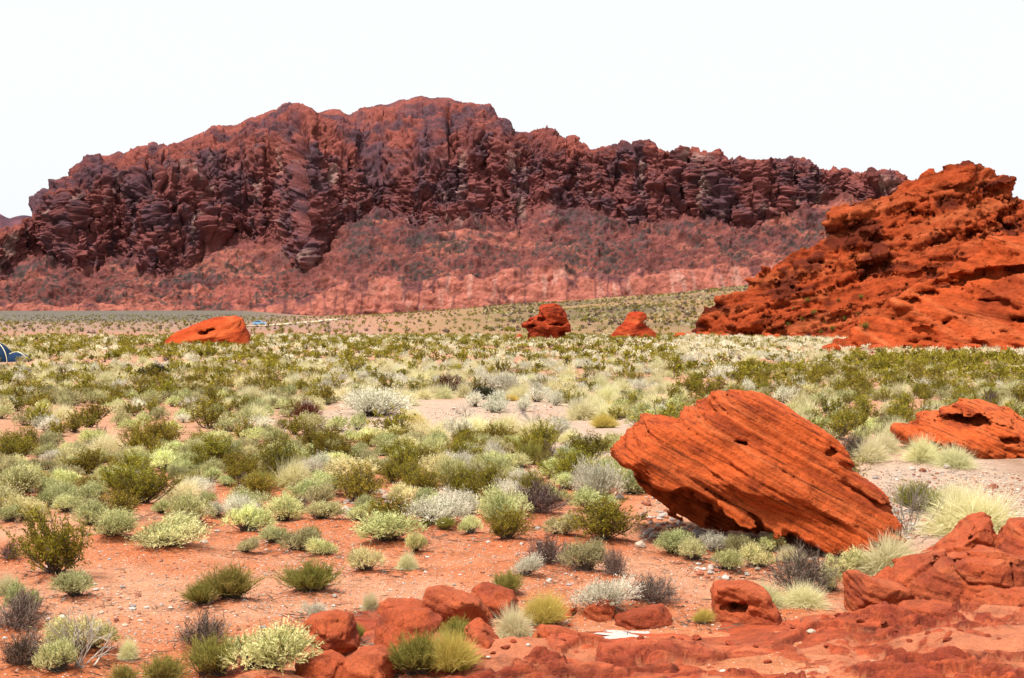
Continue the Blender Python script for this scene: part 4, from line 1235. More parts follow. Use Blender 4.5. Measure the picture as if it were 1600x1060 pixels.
# sand has settled in the low places
lvl = raw + 0.015 + 0.10 * fbm(PB / 1.3 + 21, 3, 1) - 0.07
sandm = sstep(-0.01, 0.02, lvl - hB) * rise
hB = np.where(lvl > hB, lvl + 0.004 * fbm(PB / 0.08, 2, 1), hB)
BZ = base - 0.12 + 0.13 * sstep(-0.25, 0.08, dist) + hB
gridB = np.stack([BX, BYy, BZ], -1)
PB = np.stack([BX, BYy, BZ * 1.0], -1)
PB3 = PB * np.array([1, 1, 2.5])
cB = mix3(np.array([0.46, 0.084, 0.027]), np.array([0.55, 0.140, 0.056]), sstep(-0.2, 0.6, fbm(PB / 1.1 + 1, 4, 3)))
cB = mix3(cB, np.array([0.30, 0.042, 0.017]), 0.75 * crumb * sstep(-0.4, 0.4, rough))
cB = mix3(cB, np.array([0.22, 0.030, 0.013]), 0.7 * grv * (1 - sandm))
cB = cB * (1 + 0.25 * fbm(PB3 / np.array([0.35, 0.20, 0.12]) + 2, 4, 3))[..., None]
cB = mix3(cB, np.array([0.56, 0.185, 0.085]), 0.9 * sandm)
me = mesh_np('bedrock', gridB.reshape(-1, 3), [grid_faces(*BX.shape)], [m_near], True, col=np.clip(cB * 0.77, 0.006, 0.9).reshape(-1, 3))
tag(link('bedrock', me), kind='structure')


def bed_z(x, y):
    i = int(round((y - bys[0]) / BST))
    j = int(round((x - bxs[0]) / BST))
    if 0 <= i < len(bys) and 0 <= j < len(bxs):
        return max(float(BZ[i, j]), float(gz(x, y)))
    return float(gz(x, y))


# shallow puddle on the bedrock
pxp, pyp, _ = at(990, 994)
zc = float(np.percentile([bed_z(pxp + a, pyp + b) for a in np.linspace(-0.4, 0.4, 15) for b in np.linspace(-0.25, 0.25, 11)], 62))
th = np.linspace(0, 2 * math.pi, 40, endpoint=False)
rr = 1 + 0.75 * fbm(np.stack([np.cos(th) * 1.5, np.sin(th) * 1.5, th * 0], -1), 4, 1)
pv = np.stack([pxp + 0.46 * rr * np.cos(th), pyp + 0.30 * rr * np.sin(th), zc + 0 * th], 1)
pv = np.concatenate([pv, [[pxp, pyp, zc]]])
pf = np.stack([np.arange(40), (np.arange(40) + 1) % 40, np.full(40, 40)], 1)
m_w = plain_mat('puddle_water', (0.55, 0.48, 0.44), rough=0.04, spec=1.0, noise=0.05)
tag(link('puddle', mesh_np('puddle', pv, [pf], [m_w], True)), kind='structure')


# ------------------------------------------------------------------ plants
class Plant:
    def __init__(s):
        s.V, s.F, s.M, s.T, s.n = [], [], [], [], 0
        s.asp, s.lean = 1.0, 0.0

    def add(s, V, F, m, tone):
        s.V.append(V)
        s.F.append(F + s.n)
        s.M.append(m)
        s.T.append(tone)
        s.n += len(V)

    def leaves(s, rg, b, d, L, w, tone, m=0):
        n = len(b)
        if n == 0:
            return
        side = nrmz(np.cross(d, rg.normal(size=(n, 3)))) * (w / 2)[:, None]
        md = b + d * (L * 0.5)[:, None]
        V = np.stack([b, md + side, b + d * L[:, None], md - side], 1).reshape(-1, 3)
        s.add(V, np.arange(4 * n).reshape(n, 4), m, np.repeat(tone, 4))

    def blades(s, rg, b, mid, tip, w, tone, m=0, foot=1.0):
        n = len(b)
        side = nrmz(np.cross(tip - b, rg.normal(size=(n, 3)))) * (w / 2)[:, None]
        V = np.stack([b - side, b + side, mid + side * 0.8, mid - side * 0.8, tip], 1).reshape(-1, 3)
        i = 5 * np.arange(n)
        Q = np.stack([i, i + 1, i + 2, i + 3], 1)
        Tt = np.stack([i + 3, i + 2, i + 4], 1)
        s.V.append(V)
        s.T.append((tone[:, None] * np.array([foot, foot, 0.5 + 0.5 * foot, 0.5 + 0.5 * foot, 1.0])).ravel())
        s.F.append(Q + s.n)
        s.M.append(m)
        s.F.append(Tt + s.n)
        s.M.append(m)
        s.n += len(V)

    def tubes(s, a, b, r0, r1, tone, m=1):
        n = len(a)
        d = nrmz(b - a)
        ref = np.where(np.abs(d[:, 2:3]) > 0.9, np.array([[1.0, 0, 0]]), np.array([[0, 0, 1.0]]))
        u = nrmz(np.cross(d, ref))
        v = np.cross(d, u)
        ring = []
        for P0, rad in ((a, r0), (b, r1)):
            for k in range(3):
                an = 2 * math.pi * k / 3
                ring.append(P0 + (u * math.cos(an) + v * math.sin(an)) * rad[:, None])
        V = np.stack(ring, 1).reshape(-1, 3)
        i = 6 * np.arange(n)
        Q = np.concatenate([np.stack([i + k, i + (k + 1) % 3, i + 3 + (k + 1) % 3, i + 3 + k], 1) for k in range(3)])
        s.add(V, Q, m, np.repeat(tone, 6))

    def arrays(s):
        V = np.concatenate(s.V)
        r = np.sqrt(V[:, 0] ** 2 + V[:, 1] ** 2)
        wmax = np.percentile(r, 98) * 2
        hmax = np.percentile(V[:, 2], 99)
        V = V / np.array([wmax, wmax * s.asp, hmax])
        V[:, 0] += s.lean * V[:, 2]
        return V, s.F, s.M, np.concatenate(s.T)


def rdir(rg, n, tmin, tmax, bias=1.0):
    th = R(tmin) + (R(tmax) - R(tmin)) * rg.random(n) ** bias
    ph = rg.random(n) * 2 * math.pi
    return np.stack([np.sin(th) * np.cos(ph), np.sin(th) * np.sin(ph), np.cos(th)], 1)


def p_mound(rg, lod, airy=0.0):
    """rounded bush of short leafy sprigs on several lobes"""
    p = Plant()
    nl = rg.integers(6, 10)
    ns = (1050, 330, 34)[lod]
    lv = (8, 5, 2)[lod]
    Lf = (0.050, 0.075, 0.20)[lod]
    Wf = (0.013, 0.026, 0.11)[lod]
    rl = rg.uniform(0.17, 0.28, nl)
    ph = rg.random(nl) * 6.28 + np.arange(nl) * 2.4
    rc = (0.5 - 0.7 * rl) * np.sqrt(rg.random(nl)) * 1.15
    lt = rg.uniform(-0.22, 0.22, nl)
    C = np.stack([rc * np.cos(ph), rc * np.sin(ph), 0.02 + rl * rg.uniform(0.35, 1.0, nl)], 1)
    li = rg.choice(nl, ns, p=rl ** 2 / (rl ** 2).sum())
    d = rdir(rg, ns, 0, 104, 0.7)
    o = C[li] + d * (rl[li] * (0.55 + 0.25 * rg.random(ns)))[:, None]
    sd = nrmz(d + np.array([0, 0, 0.55]) + rg.normal(size=(ns, 3)) * 0.28)
    ln = rl[li] * rg.uniform(0.30, 0.80, ns) * (1 + airy * rg.random(ns)) * np.where(rg.random(ns) < 0.10, 1.5, 1.0)
    ok = o[:, 2] > 0.01
    o, sd, ln, li = o[ok], sd[ok], ln[ok], li[ok]
    ns = len(o)
    t = np.tile((np.arange(lv) + 0.5) / lv, ns) + rg.uniform(-0.06, 0.06, ns * lv)
    oo = np.repeat(o, lv, 0) + np.repeat(sd * ln[:, None], lv, 0) * t[:, None]
    ld = nrmz(np.repeat(sd, lv, 0) * 0.9 + rg.normal(size=(ns * lv, 3)) * 0.5)
    sh = np.repeat(rg.random(ns), lv)
    tone = np.clip(0.62 * sh + 0.38 * rg.random(ns * lv) + np.repeat(lt[li], lv), 0, 1)
    p.leaves(rg, oo, ld, Lf * rg.uniform(0.6, 1.3, ns * lv), Wf * rg.uniform(0.6, 1.3, ns * lv), tone)
    if lod < 2:
        k = rg.choice(ns, min(ns, (150, 30)[lod]), replace=False)
        b = rg.normal(size=(len(k), 3)) * np.array([0.05, 0.05, 0])
        m = b * 0.4 + o[k] * 0.6
        m[:, 2] *= 0.75
        tn = rg.random(len(k))
        w0 = np.full(len(k), (0.007, 0.012)[lod])
        p.tubes(b, m, w0, w0 * 0.7, tn)
        p.tubes(m, o[k] + sd[k] * (ln[k] * rg.uniform(0.7, 1.35, len(k)))[:, None], w0 * 0.7, w0 * 0.35, tn)
    return p


def p_grass(rg, lod, tmax=86, stiff=0.10, green=False):
    p = Plant()
    n = (2600, 800, 60)[lod]
    W = (0.0075, 0.014, 0.07)[lod]
    nc = 7
    cen = rg.normal(size=(nc, 2)) * 0.10
    ci = rg.integers(0, nc, n)
    b = np.concatenate([cen[ci] + rg.normal(size=(n, 2)) * 0.045, np.zeros((n, 1))], 1)
    d = rdir(rg, n, 0, tmax, 0.62)
    L = 0.5 * rg.uniform(0.62, 1.08, n)
    mid = b + d * (L * 0.55)[:, None]
    tip = b + nrmz(d + rg.normal(size=(n, 3)) * 0.13 + np.array([0, 0, -stiff])) * L[:, None]
    tip[:, 2] = np.maximum(tip[:, 2], 0.015)
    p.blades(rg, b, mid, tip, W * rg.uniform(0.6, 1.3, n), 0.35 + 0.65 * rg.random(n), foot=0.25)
    return p


def p_broom(rg, lod):
    """stiff upright stems that fork like a besom"""
    p = Plant()
    n = (170, 60, 14)[lod]
    f = (9, 7, 3)[lod]
    W = (0.009, 0.017, 0.08)[lod]
    nc = 5
    cen = rg.normal(size=(nc, 2)) * 0.09
    b = np.concatenate([cen[rg.integers(0, nc, n)] + rg.normal(size=(n, 2)) * 0.03, np.zeros((n, 1))], 1)
    d = rdir(rg, n, 0, 62, 0.75)
    L = 0.62 * rg.uniform(0.6, 1.0, n)
    j1 = b + d * (L * 0.4)[:, None]
    bb = np.repeat(j1, f, 0) + np.repeat(d * (L * 0.28)[:, None], f, 0) * rg.uniform(-0.8, 1.0, (n * f, 1))
    dd = nrmz(np.repeat(d, f, 0) + rg.normal(size=(n * f, 3)) * 0.30 + np.array([0, 0, 0.25]))
    LL = np.repeat(L, f) * rg.uniform(0.3, 0.62, n * f)
    tn = np.clip(np.repeat(rg.random(n), f) * 0.5 + rg.random(n * f) * 0.5, 0, 1)
    tip = bb + dd * LL[:, None]
    p.blades(rg, bb, bb + nrmz(dd + rg.normal(size=(n * f, 3)) * 0.15) * (LL * 0.5)[:, None], tip, W * rg.uniform(0.7, 1.3, n * f), tn)
    if lod == 0:
        k = n * f
        p.leaves(rg, np.repeat(bb + dd * (LL * 0.6)[:, None], 2, 0), nrmz(np.repeat(dd, 2, 0) + rg.normal(size=(2 * k, 3)) * 0.4), np.full(2 * k, 0.07), np.full(2 * k, 0.008), np.repeat(tn, 2))
    w0 = np.full(n, W * 0.6)
    p.tubes(b, b + d * (L * 0.7)[:, None], w0, w0 * 0.5, rg.random(n))
    return p


def p_creosote(rg, lod):
    """leggy vase of dark stems with small leaves gathered at the ends"""
    p = Plant()
    n = (42, 20, 8)[lod]
    f = (8, 6, 3)[lod]
    lv = (16, 9, 3)[lod]
    Lf = (0.040, 0.065, 0.20)[lod]
    Wf = (0.017, 0.032, 0.12)[lod]
    b = np.concatenate([rg.normal(size=(n, 2)) * 0.05, np.zeros((n, 1))], 1)
    d = rdir(rg, n, 4, 66, 0.8)
    L = 0.62 * rg.uniform(0.7, 1.05, n)
    d2 = nrmz(d + np.array([0, 0, 0.45]) + rg.normal(size=(n, 3)) * 0.15)
    m = b + d * (L * 0.5)[:, None]
    e = m + d2 * (L * 0.5)[:, None]
    tn = rg.random(n)
    w = np.full(n, (0.009, 0.014, 0.03)[lod])
    p.tubes(b, m, w, w * 0.75, tn)
    p.tubes(m, e, w * 0.75, w * 0.3, tn)
    t = rg.uniform(-0.55, 0.9, n * f)
    o = np.repeat(m, f, 0) + np.where(t[:, None] > 0, np.repeat(d2 * (L * 0.5)[:, None], f, 0), np.repeat(d * (L * 0.5)[:, None], f, 0)) * t[:, None]
    dd = nrmz(np.repeat(d2, f, 0) + rg.normal(size=(n * f, 3)) * 0.55)
    ll = rg.uniform(0.10, 0.24, n * f)
    if lod < 2:
        w2 = np.full(n * f, w[0] * 0.35)
        p.tubes(o, o + dd * ll[:, None], w2, w2 * 0.5, rg.random(n * f))
    k = n * f * lv
    tt = rg.uniform(0.15, 1.05, k)
    pos = np.repeat(o, lv, 0) + np.repeat(dd * ll[:, None], lv, 0) * tt[:, None] + rg.normal(size=(k, 3)) * 0.016
    ld = nrmz(np.repeat(dd, lv, 0) + rg.normal(size=(k, 3)) * 0.8)
    p.leaves(rg, pos, ld, Lf * rg.uniform(0.6, 1.3, k), Wf * rg.uniform(0.6, 1.3, k), np.clip(np.repeat(rg.random(n * f), lv) * 0.5 + 0.5 * rg.random(k), 0, 1))
    return p


def p_twigs(rg, lod):
    """dense dome of fine dry twigs"""
    p = Plant()
    n = (150, 60, 22)[lod]
    f = (14, 10, 3)[lod]
    W = (0.007, 0.013, 0.07)[lod]
    b = np.concatenate([rg.normal(size=(n, 2)) * 0.07, np.zeros((n, 1))], 1)
    d = rdir(rg, n, 0, 82, 0.7)
    L = 0.5 * rg.uniform(0.65, 1.0, n)
    kn = b + nrmz(d + rg.normal(size=(n, 3)) * 0.2) * (L * 0.5)[:, None]
    e = b + d * L[:, None]
    w = np.full(n, W * 0.55)
    p.tubes(b, kn, w, w * 0.7, rg.random(n), 0)
    p.tubes(kn, e, w * 0.7, w * 0.3, rg.random(n), 0)
    k = n * f
    t = rg.uniform(-0.2, 1, k)
    o = np.repeat(kn, f, 0) + np.repeat(e - kn, f, 0) * t[:, None]
    o[:, 2] = np.maximum(o[:, 2], 0.02)
    dd = nrmz(np.repeat(d, f, 0) + rg.normal(size=(k, 3)) * 0.6 + np.array([0, 0, 0.2]))
    l = rg.uniform(0.06, 0.17, k)
    tip = o + dd * l[:, None]
    tip[:, 2] = np.maximum(tip[:, 2], 0.02)
    p.blades(rg, o, o + nrmz(dd + rg.normal(size=(k, 3)) * 0.3) * (l * 0.5)[:, None], tip, np.full(k, W), rg.random(k))
    return p


def p_bare(rg, lod):
    """leafless branches forking several times"""
    p = Plant()
    n = 13 if lod == 0 else 9
    a = np.concatenate([rg.normal(size=(n, 2)) * 0.05, np.zeros((n, 1))], 1)
    d = rdir(rg, n, 5, 72, 0.8)
    l = np.full(n, 0.20)
    w = np.full(n, 0.011 if lod == 0 else 0.016)
    for gen in range(5 if lod == 0 else 4):
        e = a + d * l[:, None]
        e[:, 2] = np.maximum(e[:, 2], 0.01)
        p.tubes(a, e, w, w * 0.72, rg.random(len(a)), 0)
        k = 2
        a = np.repeat(e, k, 0)
        d = nrmz(np.repeat(d, k, 0) + rg.normal(size=(len(a), 3)) * 0.34 + np.array([0, 0, 0.06]))
        l = np.repeat(l, k) * rg.uniform(0.6, 0.98, len(a))
        w = np.repeat(w, k) * 0.70
    return p


def p_tuft(rg, lod):
    return p_grass(rg, lod, 97, 0.22)


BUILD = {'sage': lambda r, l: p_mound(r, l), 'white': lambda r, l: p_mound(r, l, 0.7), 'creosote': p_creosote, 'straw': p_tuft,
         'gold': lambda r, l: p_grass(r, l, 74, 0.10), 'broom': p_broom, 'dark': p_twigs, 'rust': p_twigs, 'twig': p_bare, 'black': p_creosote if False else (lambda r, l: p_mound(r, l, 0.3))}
NAME = {'sage': 'sage_bush', 'white': 'dry_bush', 'creosote': 'creosote_bush', 'straw': 'grass_tuft', 'gold': 'yellow_grass_tuft', 'broom': 'broom_bush',
        'dark': 'twig_bush', 'rust': 'rust_bush', 'twig': 'bare_shrub', 'black': 'evergreen_bush'}
LOOK = {'sage': 'grey-green sage bush', 'white': 'pale grey dry bush', 'creosote': 'olive creosote bush', 'straw': 'straw-coloured grass tuft', 'gold': 'yellow grass tuft',
        'broom': 'green broom-like bush', 'dark': 'dark brown twiggy bush', 'rust': 'rust-red dry bush', 'twig': 'leafless shrub', 'black': 'blackish evergreen bush'}
CATG = {'sage': 'bush', 'white': 'bush', 'creosote': 'bush', 'straw': 'grass tuft', 'gold': 'grass tuft', 'broom': 'bush', 'dark': 'bush', 'rust': 'bush', 'twig': 'shrub', 'black': 'bush'}
GROUP = {'sage': 'grey-green sage bushes of the plain', 'white': 'pale dry bushes of the plain', 'creosote': 'olive creosote bushes of the plain', 'straw': 'straw-coloured grass tufts',
         'gold': 'yellow grass tufts', 'broom': 'green broom-like bushes', 'dark': 'dark twiggy bushes', 'rust': 'rust-red dry bushes', 'twig': 'leafless shrubs', 'black': 'blackish evergreen bushes'}
PARTED = {'sage', 'white', 'creosote', 'broom', 'black'}     # foliage and woody stems read apart when near

cache = {}
NVAR = {0: 6, 1: 5, 2: 4}


def plant_mesh(kind, lod, v):
    key = (kind, lod, v)
    if key not in cache:
        rg = np.random.default_rng(abs(hash_(kind)) * 31 + lod * 7 + v * 101)
        pl = BUILD[kind](rg, lod)
        pl.asp = float(rg.uniform(0.95, 1.3))
        pl.lean = float(rg.uniform(0.0, 0.16))
        cache[key] = pl.arrays()
    return cache[key]


def hash_(s):
    return sum((i + 3) * ord(c) for i, c in enumerate(s))


mesh_cache = {}


def get_mesh(kind, lod, v, part):
    """part: None = whole plant in one mesh; 0 foliage; 1 stems"""
    key = (kind, lod, v, part)
    if key in mesh_cache:
        return mesh_cache[key]
    Vv, Fs, Ms, T = plant_mesh(kind, lod, v)
    if part is None:
        me = mesh_np(NAME[kind], Vv, Fs, [LEAF[kind], STEM], False, tone=T, midx=Ms)
    else:
        sel = [f for f, m_ in zip(Fs, Ms) if m_ == part]
        used = np.unique(np.concatenate([f.ravel() for f in sel]))
        rm = np.full(len(Vv), -1)
        rm[used] = np.arange(len(used))
        me = mesh_np('foliage' if part == 0 else 'stem', Vv[used], [rm[f] for f in sel], [LEAF[kind] if part == 0 else STEM], False, tone=T[used])
    mesh_cache[key] = me
    return me


prng = np.random.default_rng(21)


def put_plant(kind, x, y, z, w, h, label, lod, parts):
    v = int(prng.integers(NVAR[lod]))
    rz = float(prng.random() * 6.283)
    if parts and kind in PARTED:
        root = link(NAME[kind], None, (x, y, z))
        link('foliage', get_mesh(kind, lod, v, 0), parent=root)
        link('stem', get_mesh(kind, lod, v, 1), parent=root)
    else:
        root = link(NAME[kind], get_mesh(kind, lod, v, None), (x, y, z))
    root.rotation_euler = (0, 0, rz)
    root.scale = (w, w, h)
    tag(root, label, CATG[kind], GROUP[kind])
    return root


occ = []
for i, (kind, x, y, w, h, phrase) in enumerate(NEAR_P):
    near = y < 60
    yy = y + w * 0.25
    z = bed_z(x, yy) if y < 22.5 else float(gz(x, yy))
    put_plant(kind, x, yy, z - 0.02, w * 1.24, h * 0.90, LOOK[kind] + ', ' + phrase, 0 if y < 75 else 1, y < 40)
    occ.append((x, yy, w * 0.42))

# the rest of the plain: density and mix follow what grows in each stretch of the photo
KINDS = ['sage', 'creosote', 'straw', 'white', 'dark', 'rust', 'broom']


def mix_at(px, py):
    """cover 0..1 and weights of KINDS"""
    if px < -40 or px > 1640:
        return (0.55 if py < 800 else 0.3), [.42, .34, .08, .10, .04, 0, .02]
    if 775 < py < 822 and px < 940:
        return 0.30, [.62, .16, .06, .10, .03, 0, .03]
    if py > 775:
        return 0.0, [1, 0, 0, 0, 0, 0, 0]
    if ((px - 690) / 225) ** 2 + ((py - 650) / 26) ** 2 < 1:
        return 0.035, [0, 0, .4, .5, .1, 0, 0]
    if ((px - 930) / 110) ** 2 + ((py - 685) / 28) ** 2 < 1:
        return 0.10, [.2, .1, .3, .4, 0, 0, 0]
    if px > 1330 and 700 < py:
        return 0.0, [1, 0, 0, 0, 0, 0, 0]
    if py > 690:
        if px < 960:
            return (0.95 if py < 750 else 0.6), [.55, .26, .02, .08, .06, 0, .03]
        return 0.25, [.4, .2, .2, .1, .1, 0, 0]
    if py > 620:
        if px < 520:
            return 0.88, [.47, .27, .08, .12, .04, .01, .01]
        if px < 960:
            return 0.80, [.20, .08, .46, .21, .03, .02, 0]
        return 0.92, [.44, .30, .10, .06, .06, 0, .04]
    if py > 572:
        if px < 460:
            return 0.76, [.34, .32, .14, .14, .05, .01, 0]
        if px < 1050:
            return 0.80, [.22, .22, .25, .23, .04, .04, 0]
        return 0.97, [.30, .48, .07, .11, .04, 0, 0]
    if px < 420:
        return (0.70 if py > 531 else 0.22), [.26, .40, .16, .16, .02, 0, 0]
    if px > 1060:
        return (0.95, [.10, .16, .22, .44, .04, .04, 0]) if px < 1330 or py < 556 else (0.95, [.14, .70, .03, .10, .03, 0, 0])
    return 0.85, [.18, .38, .10, .30, .03, .01, 0]


SIZE = {'sage': (0.75, 1.3, 0.48), 'creosote': (0.9, 1.7, 0.52), 'straw': (1.0, 1.7, 0.52), 'white': (0.8, 1.35, 0.55), 'dark': (0.7, 1.1, 0.55), 'rust': (0.8, 1.1, 0.6), 'broom': (0.6, 1.0, 0.6)}


def zone_name(px, py):
    if py > 690:
        return 'in the scrub between bare sand and pale wash' if px > 480 else 'in the thick scrub at left behind the bare sand'
    if py > 620:
        if px < 520:
            return 'in the thick scrub at left level with the wash'
        if px < 960:
            return 'scattered around the pale dry wash'
        return 'on the flat right behind the striped boulder'
    if px < 460:
        return 'on the plain before the wedge-shaped far boulder'
    if px < 1050:
        return 'on the plain before the knobbly far boulder'
    return 'on the plain at the foot of the right rock hill'


frng = np.random.default_rng(5)
cell = 1.0
gridh = {}
for (x, y, r) in occ:
    gridh.setdefault((int(x // cell), int(y // cell)), []).append((x, y, r))


def free(x, y, r):
    c0, c1 = int(x // cell), int(y // cell)
    for i in range(c0 - 2, c0 + 3):
        for j in range(c1 - 2, c1 + 3):
            for (a, b, q) in gridh.get((i, j), ()):
                if (a - x) ** 2 + (b - y) ** 2 < (q + r) ** 2:
                    return False
    return True


# blockers: boulders standing on the plain
BLOCK = [(BB, BY, 1.6), (LR, ly + 1.6, 2.2), (FB, fy + 3, 4), (CB, cy + 3, 4), (SB, sy + 3, 4)]
blk = []
for ol, Yb, T in BLOCK:
    o = np.array(ol, float)
    wx, _, _ = unproj(o[:, 0], o[:, 1], Yb)
    blk.append((wx.min(), wx.max(), Yb - T, Yb + T))
tq = at(0, 569)
blk.append((tq[0] - 3, tq[0] + 5.0, tq[1] - 14, tq[1] + 3))

fill = {k: [] for k in KINDS}
cand_n = 78000
# candidates spread evenly over the ground between 27 m and 300 m
ys = np.sqrt(frng.uniform(27 ** 2, 300 ** 2, cand_n))
ys = np.concatenate([np.sqrt(frng.uniform(19 ** 2, 110 ** 2, 36000)), ys])
as_ = frng.uniform(-0.58, 0.58, len(ys))
xs = as_ * ys
zs = gz(xs, ys)
cpx, cpy = project(xs, ys, zs)
patch = fbm(np.stack([xs / 9, ys / 9, xs * 0], -1), 3, 2)
order = np.arange(len(ys))
u1 = frng.random(len(ys))
u2 = frng.random(len(ys))
u3 = frng.random(len(ys))
onb = (ys < 23.5) & (xs > -3.5) & (xs < 10.2)
for i in order:
    x, y = xs[i], ys[i]
    cov, wt = mix_at(cpx[i], cpy[i])
    if cov <= 0 or onb[i] or u1[i] > cov * min(1.0, max(0.06, (1.05 if cpy[i] > 685 else 0.72) + 1.4 * patch[i])):
        continue
    wt = np.cumsum(wt) / np.sum(wt)
    t = (u2[i] * 0.75 + 0.25 * (0.5 + 0.5 * math.sin(3 * patch[i] + x * 0.13))) % 1.0
    kind = KINDS[int(np.searchsorted(wt, t, side='right').clip(0, len(KINDS) - 1))]
    s0, s1, hr = SIZE[kind]
    w = s0 + (s1 - s0) * u3[i]
    if any(a - 0.3 < x < b + 0.3 and c < y < d_ for a, b, c, d_ in blk):
        continue
    if y > np.interp(x / y, [0.12, 0.15, 0.19, 0.24, 0.26, 0.45], [262, 250, 232, 222, 156, 150]):       # the rock hill stands here
        continue
    if not free(x, y, w * 0.39):
        continue
    gridh.setdefault((int(x // cell), int(y // cell)), []).append((x, y, w * 0.39))
    h = w * hr * (0.8 + 0.4 * frng.random())
    fill[kind].append((x, y, float(zs[i]), w, h, cpx[i], cpy[i]))

# sparse shrubs farther out
n_far = 4200
yf = np.sqrt(frng.uniform(290 ** 2, 950 ** 2, n_far))
xf = frng.uniform(-0.42, 0.20, n_far) * yf
zf = gz(xf, yf)
for i in range(n_far):
    if xf[i] / yf[i] > 0.12 and yf[i] < 330:
        continue
    k = 'creosote' if frng.random() < 0.6 else ('dark' if frng.random() < 0.4 else 'sage')
    w = frng.uniform(0.8, 1.7)
    px_, py_ = project(xf[i], yf[i], zf[i])
    fill[k].append((xf[i], yf[i], float(zf[i]), w, w * 0.6, px_, py_))

ys2 = np.sqrt(frng.uniform(320 ** 2, 860 ** 2, 4200))
xs2 = frng.uniform(-0.02, 0.17, 4200) * ys2
zs2 = gz(xs2, ys2)
den = fbm(np.stack([xs2 / 40, ys2 / 60, xs2 * 0], -1), 3, 1)
for i in range(4200):
    if den[i] < frng.uniform(-0.6, 0.5):
        continue
    k = ('creosote', 'dark', 'sage', 'straw')[int(frng.choice(4, p=[.35, .35, .15, .15]))]
    w = frng.uniform(0.9, 2.0)
    fill[k].append((xs2[i], ys2[i], float(zs2[i]), w, w * 0.55, *project(xs2[i], ys2[i], zs2[i])))

# green bushes rooted in the clefts of the hill, and rocks fallen to its foot
from mathutils.bvhtree import BVHTree
bvs = []
for o_ in [q_ for q_ in scene.objects if q_.name in ('rock_hill', 'slickrock_ridge')]:
    vv_ = np.empty(len(o_.data.vertices) * 3, np.float32)
    o_.data.vertices.foreach_get('co', vv_)
    vv_ = vv_.reshape(-1, 3) + np.array(o_.location, np.float32)
    ff_ = np.empty(len(o_.data.loops), np.int32)
    o_.data.loops.foreach_get('vertex_index', ff_)
    bvs.append(BVHTree.FromPolygons(vv_.tolist(), ff_.reshape(-1, 4).tolist()))


def on_hill(px, py):
    dx_, dy_, dz_ = ray(px, py)
    hits = [b_.ray_cast(Vector((0, 0, CAM_H)), Vector((float(dx_), float(dy_), float(dz_))))[0] for b_ in bvs]
    hits = [h_ for h_ in hits if h_ is not None]
    return min(hits, key=lambda h_: h_.y) if hits else None


for px, py in [(1330, 480), (1341, 492), (1290, 505), (1301, 515), (1320, 500), (1352, 512), (1283, 520), (1262, 470), (1345, 465), (1240, 482), (1310, 470), (1253, 500), (1232, 508),
               (1270, 490)]:
    hp = on_hill(px, py)
    if hp is not None:
        w_ = frng.uniform(0.8, 1.5)
        put_plant('creosote', hp.x, hp.y - 0.1, hp.z - 0.15, w_, w_ * 0.6, 'small green bush growing in a cleft of the orange rock hill', 1, False)
for k_, px in enumerate([1062, 1075, 1090, 1104, 1121, 1133, 1150, 1166, 1180, 1199, 1214, 1232, 1250, 1268, 1283, 1300, 1330, 1370, 1420, 1470, 1520, 1570]):
    hx, hy, hz = at(px, 528 + frng.uniform(-3, 3) if px < 1290 else 551 + frng.uniform(-3, 2))
    s_ = float(frng.uniform(0.45, 1.15))
    dirs = frng.normal(size=(60, 3))
    dirs /= np.linalg.norm(dirs, axis=1, keepdims=True)
    import bmesh
    bm_ = bmesh.new()
    for q_ in dirs * frng.uniform(0.75, 1.0, (60, 1)) * np.array([1.15, 0.9, 0.75]) * s_:
        bm_.verts.new(q_)
    bmesh.ops.convex_hull(bm_, input=bm_.verts)
    for v_ in [v_ for v_ in bm_.verts if not v_.link_faces]:
        bm_.verts.remove(v_)
    me_ = bpy.data.meshes.new('fallen_rock')
    bm_.to_mesh(me_)
    bm_.free()
    at_ = me_.attributes.new('Col', 'FLOAT_COLOR', 'POINT')
    at_.data.foreach_set('color', np.tile(np.array([0.40, 0.068, 0.019, 1.0], np.float32), len(me_.vertices)))
    me_.materials.append(m_farb)
    tag(link('fallen_rock', me_, (hx, hy, hz + 0.3 * s_)), 'angular red rock fallen at the foot of the right rock hill', 'rock', 'fallen rocks at the foot of the right hill')

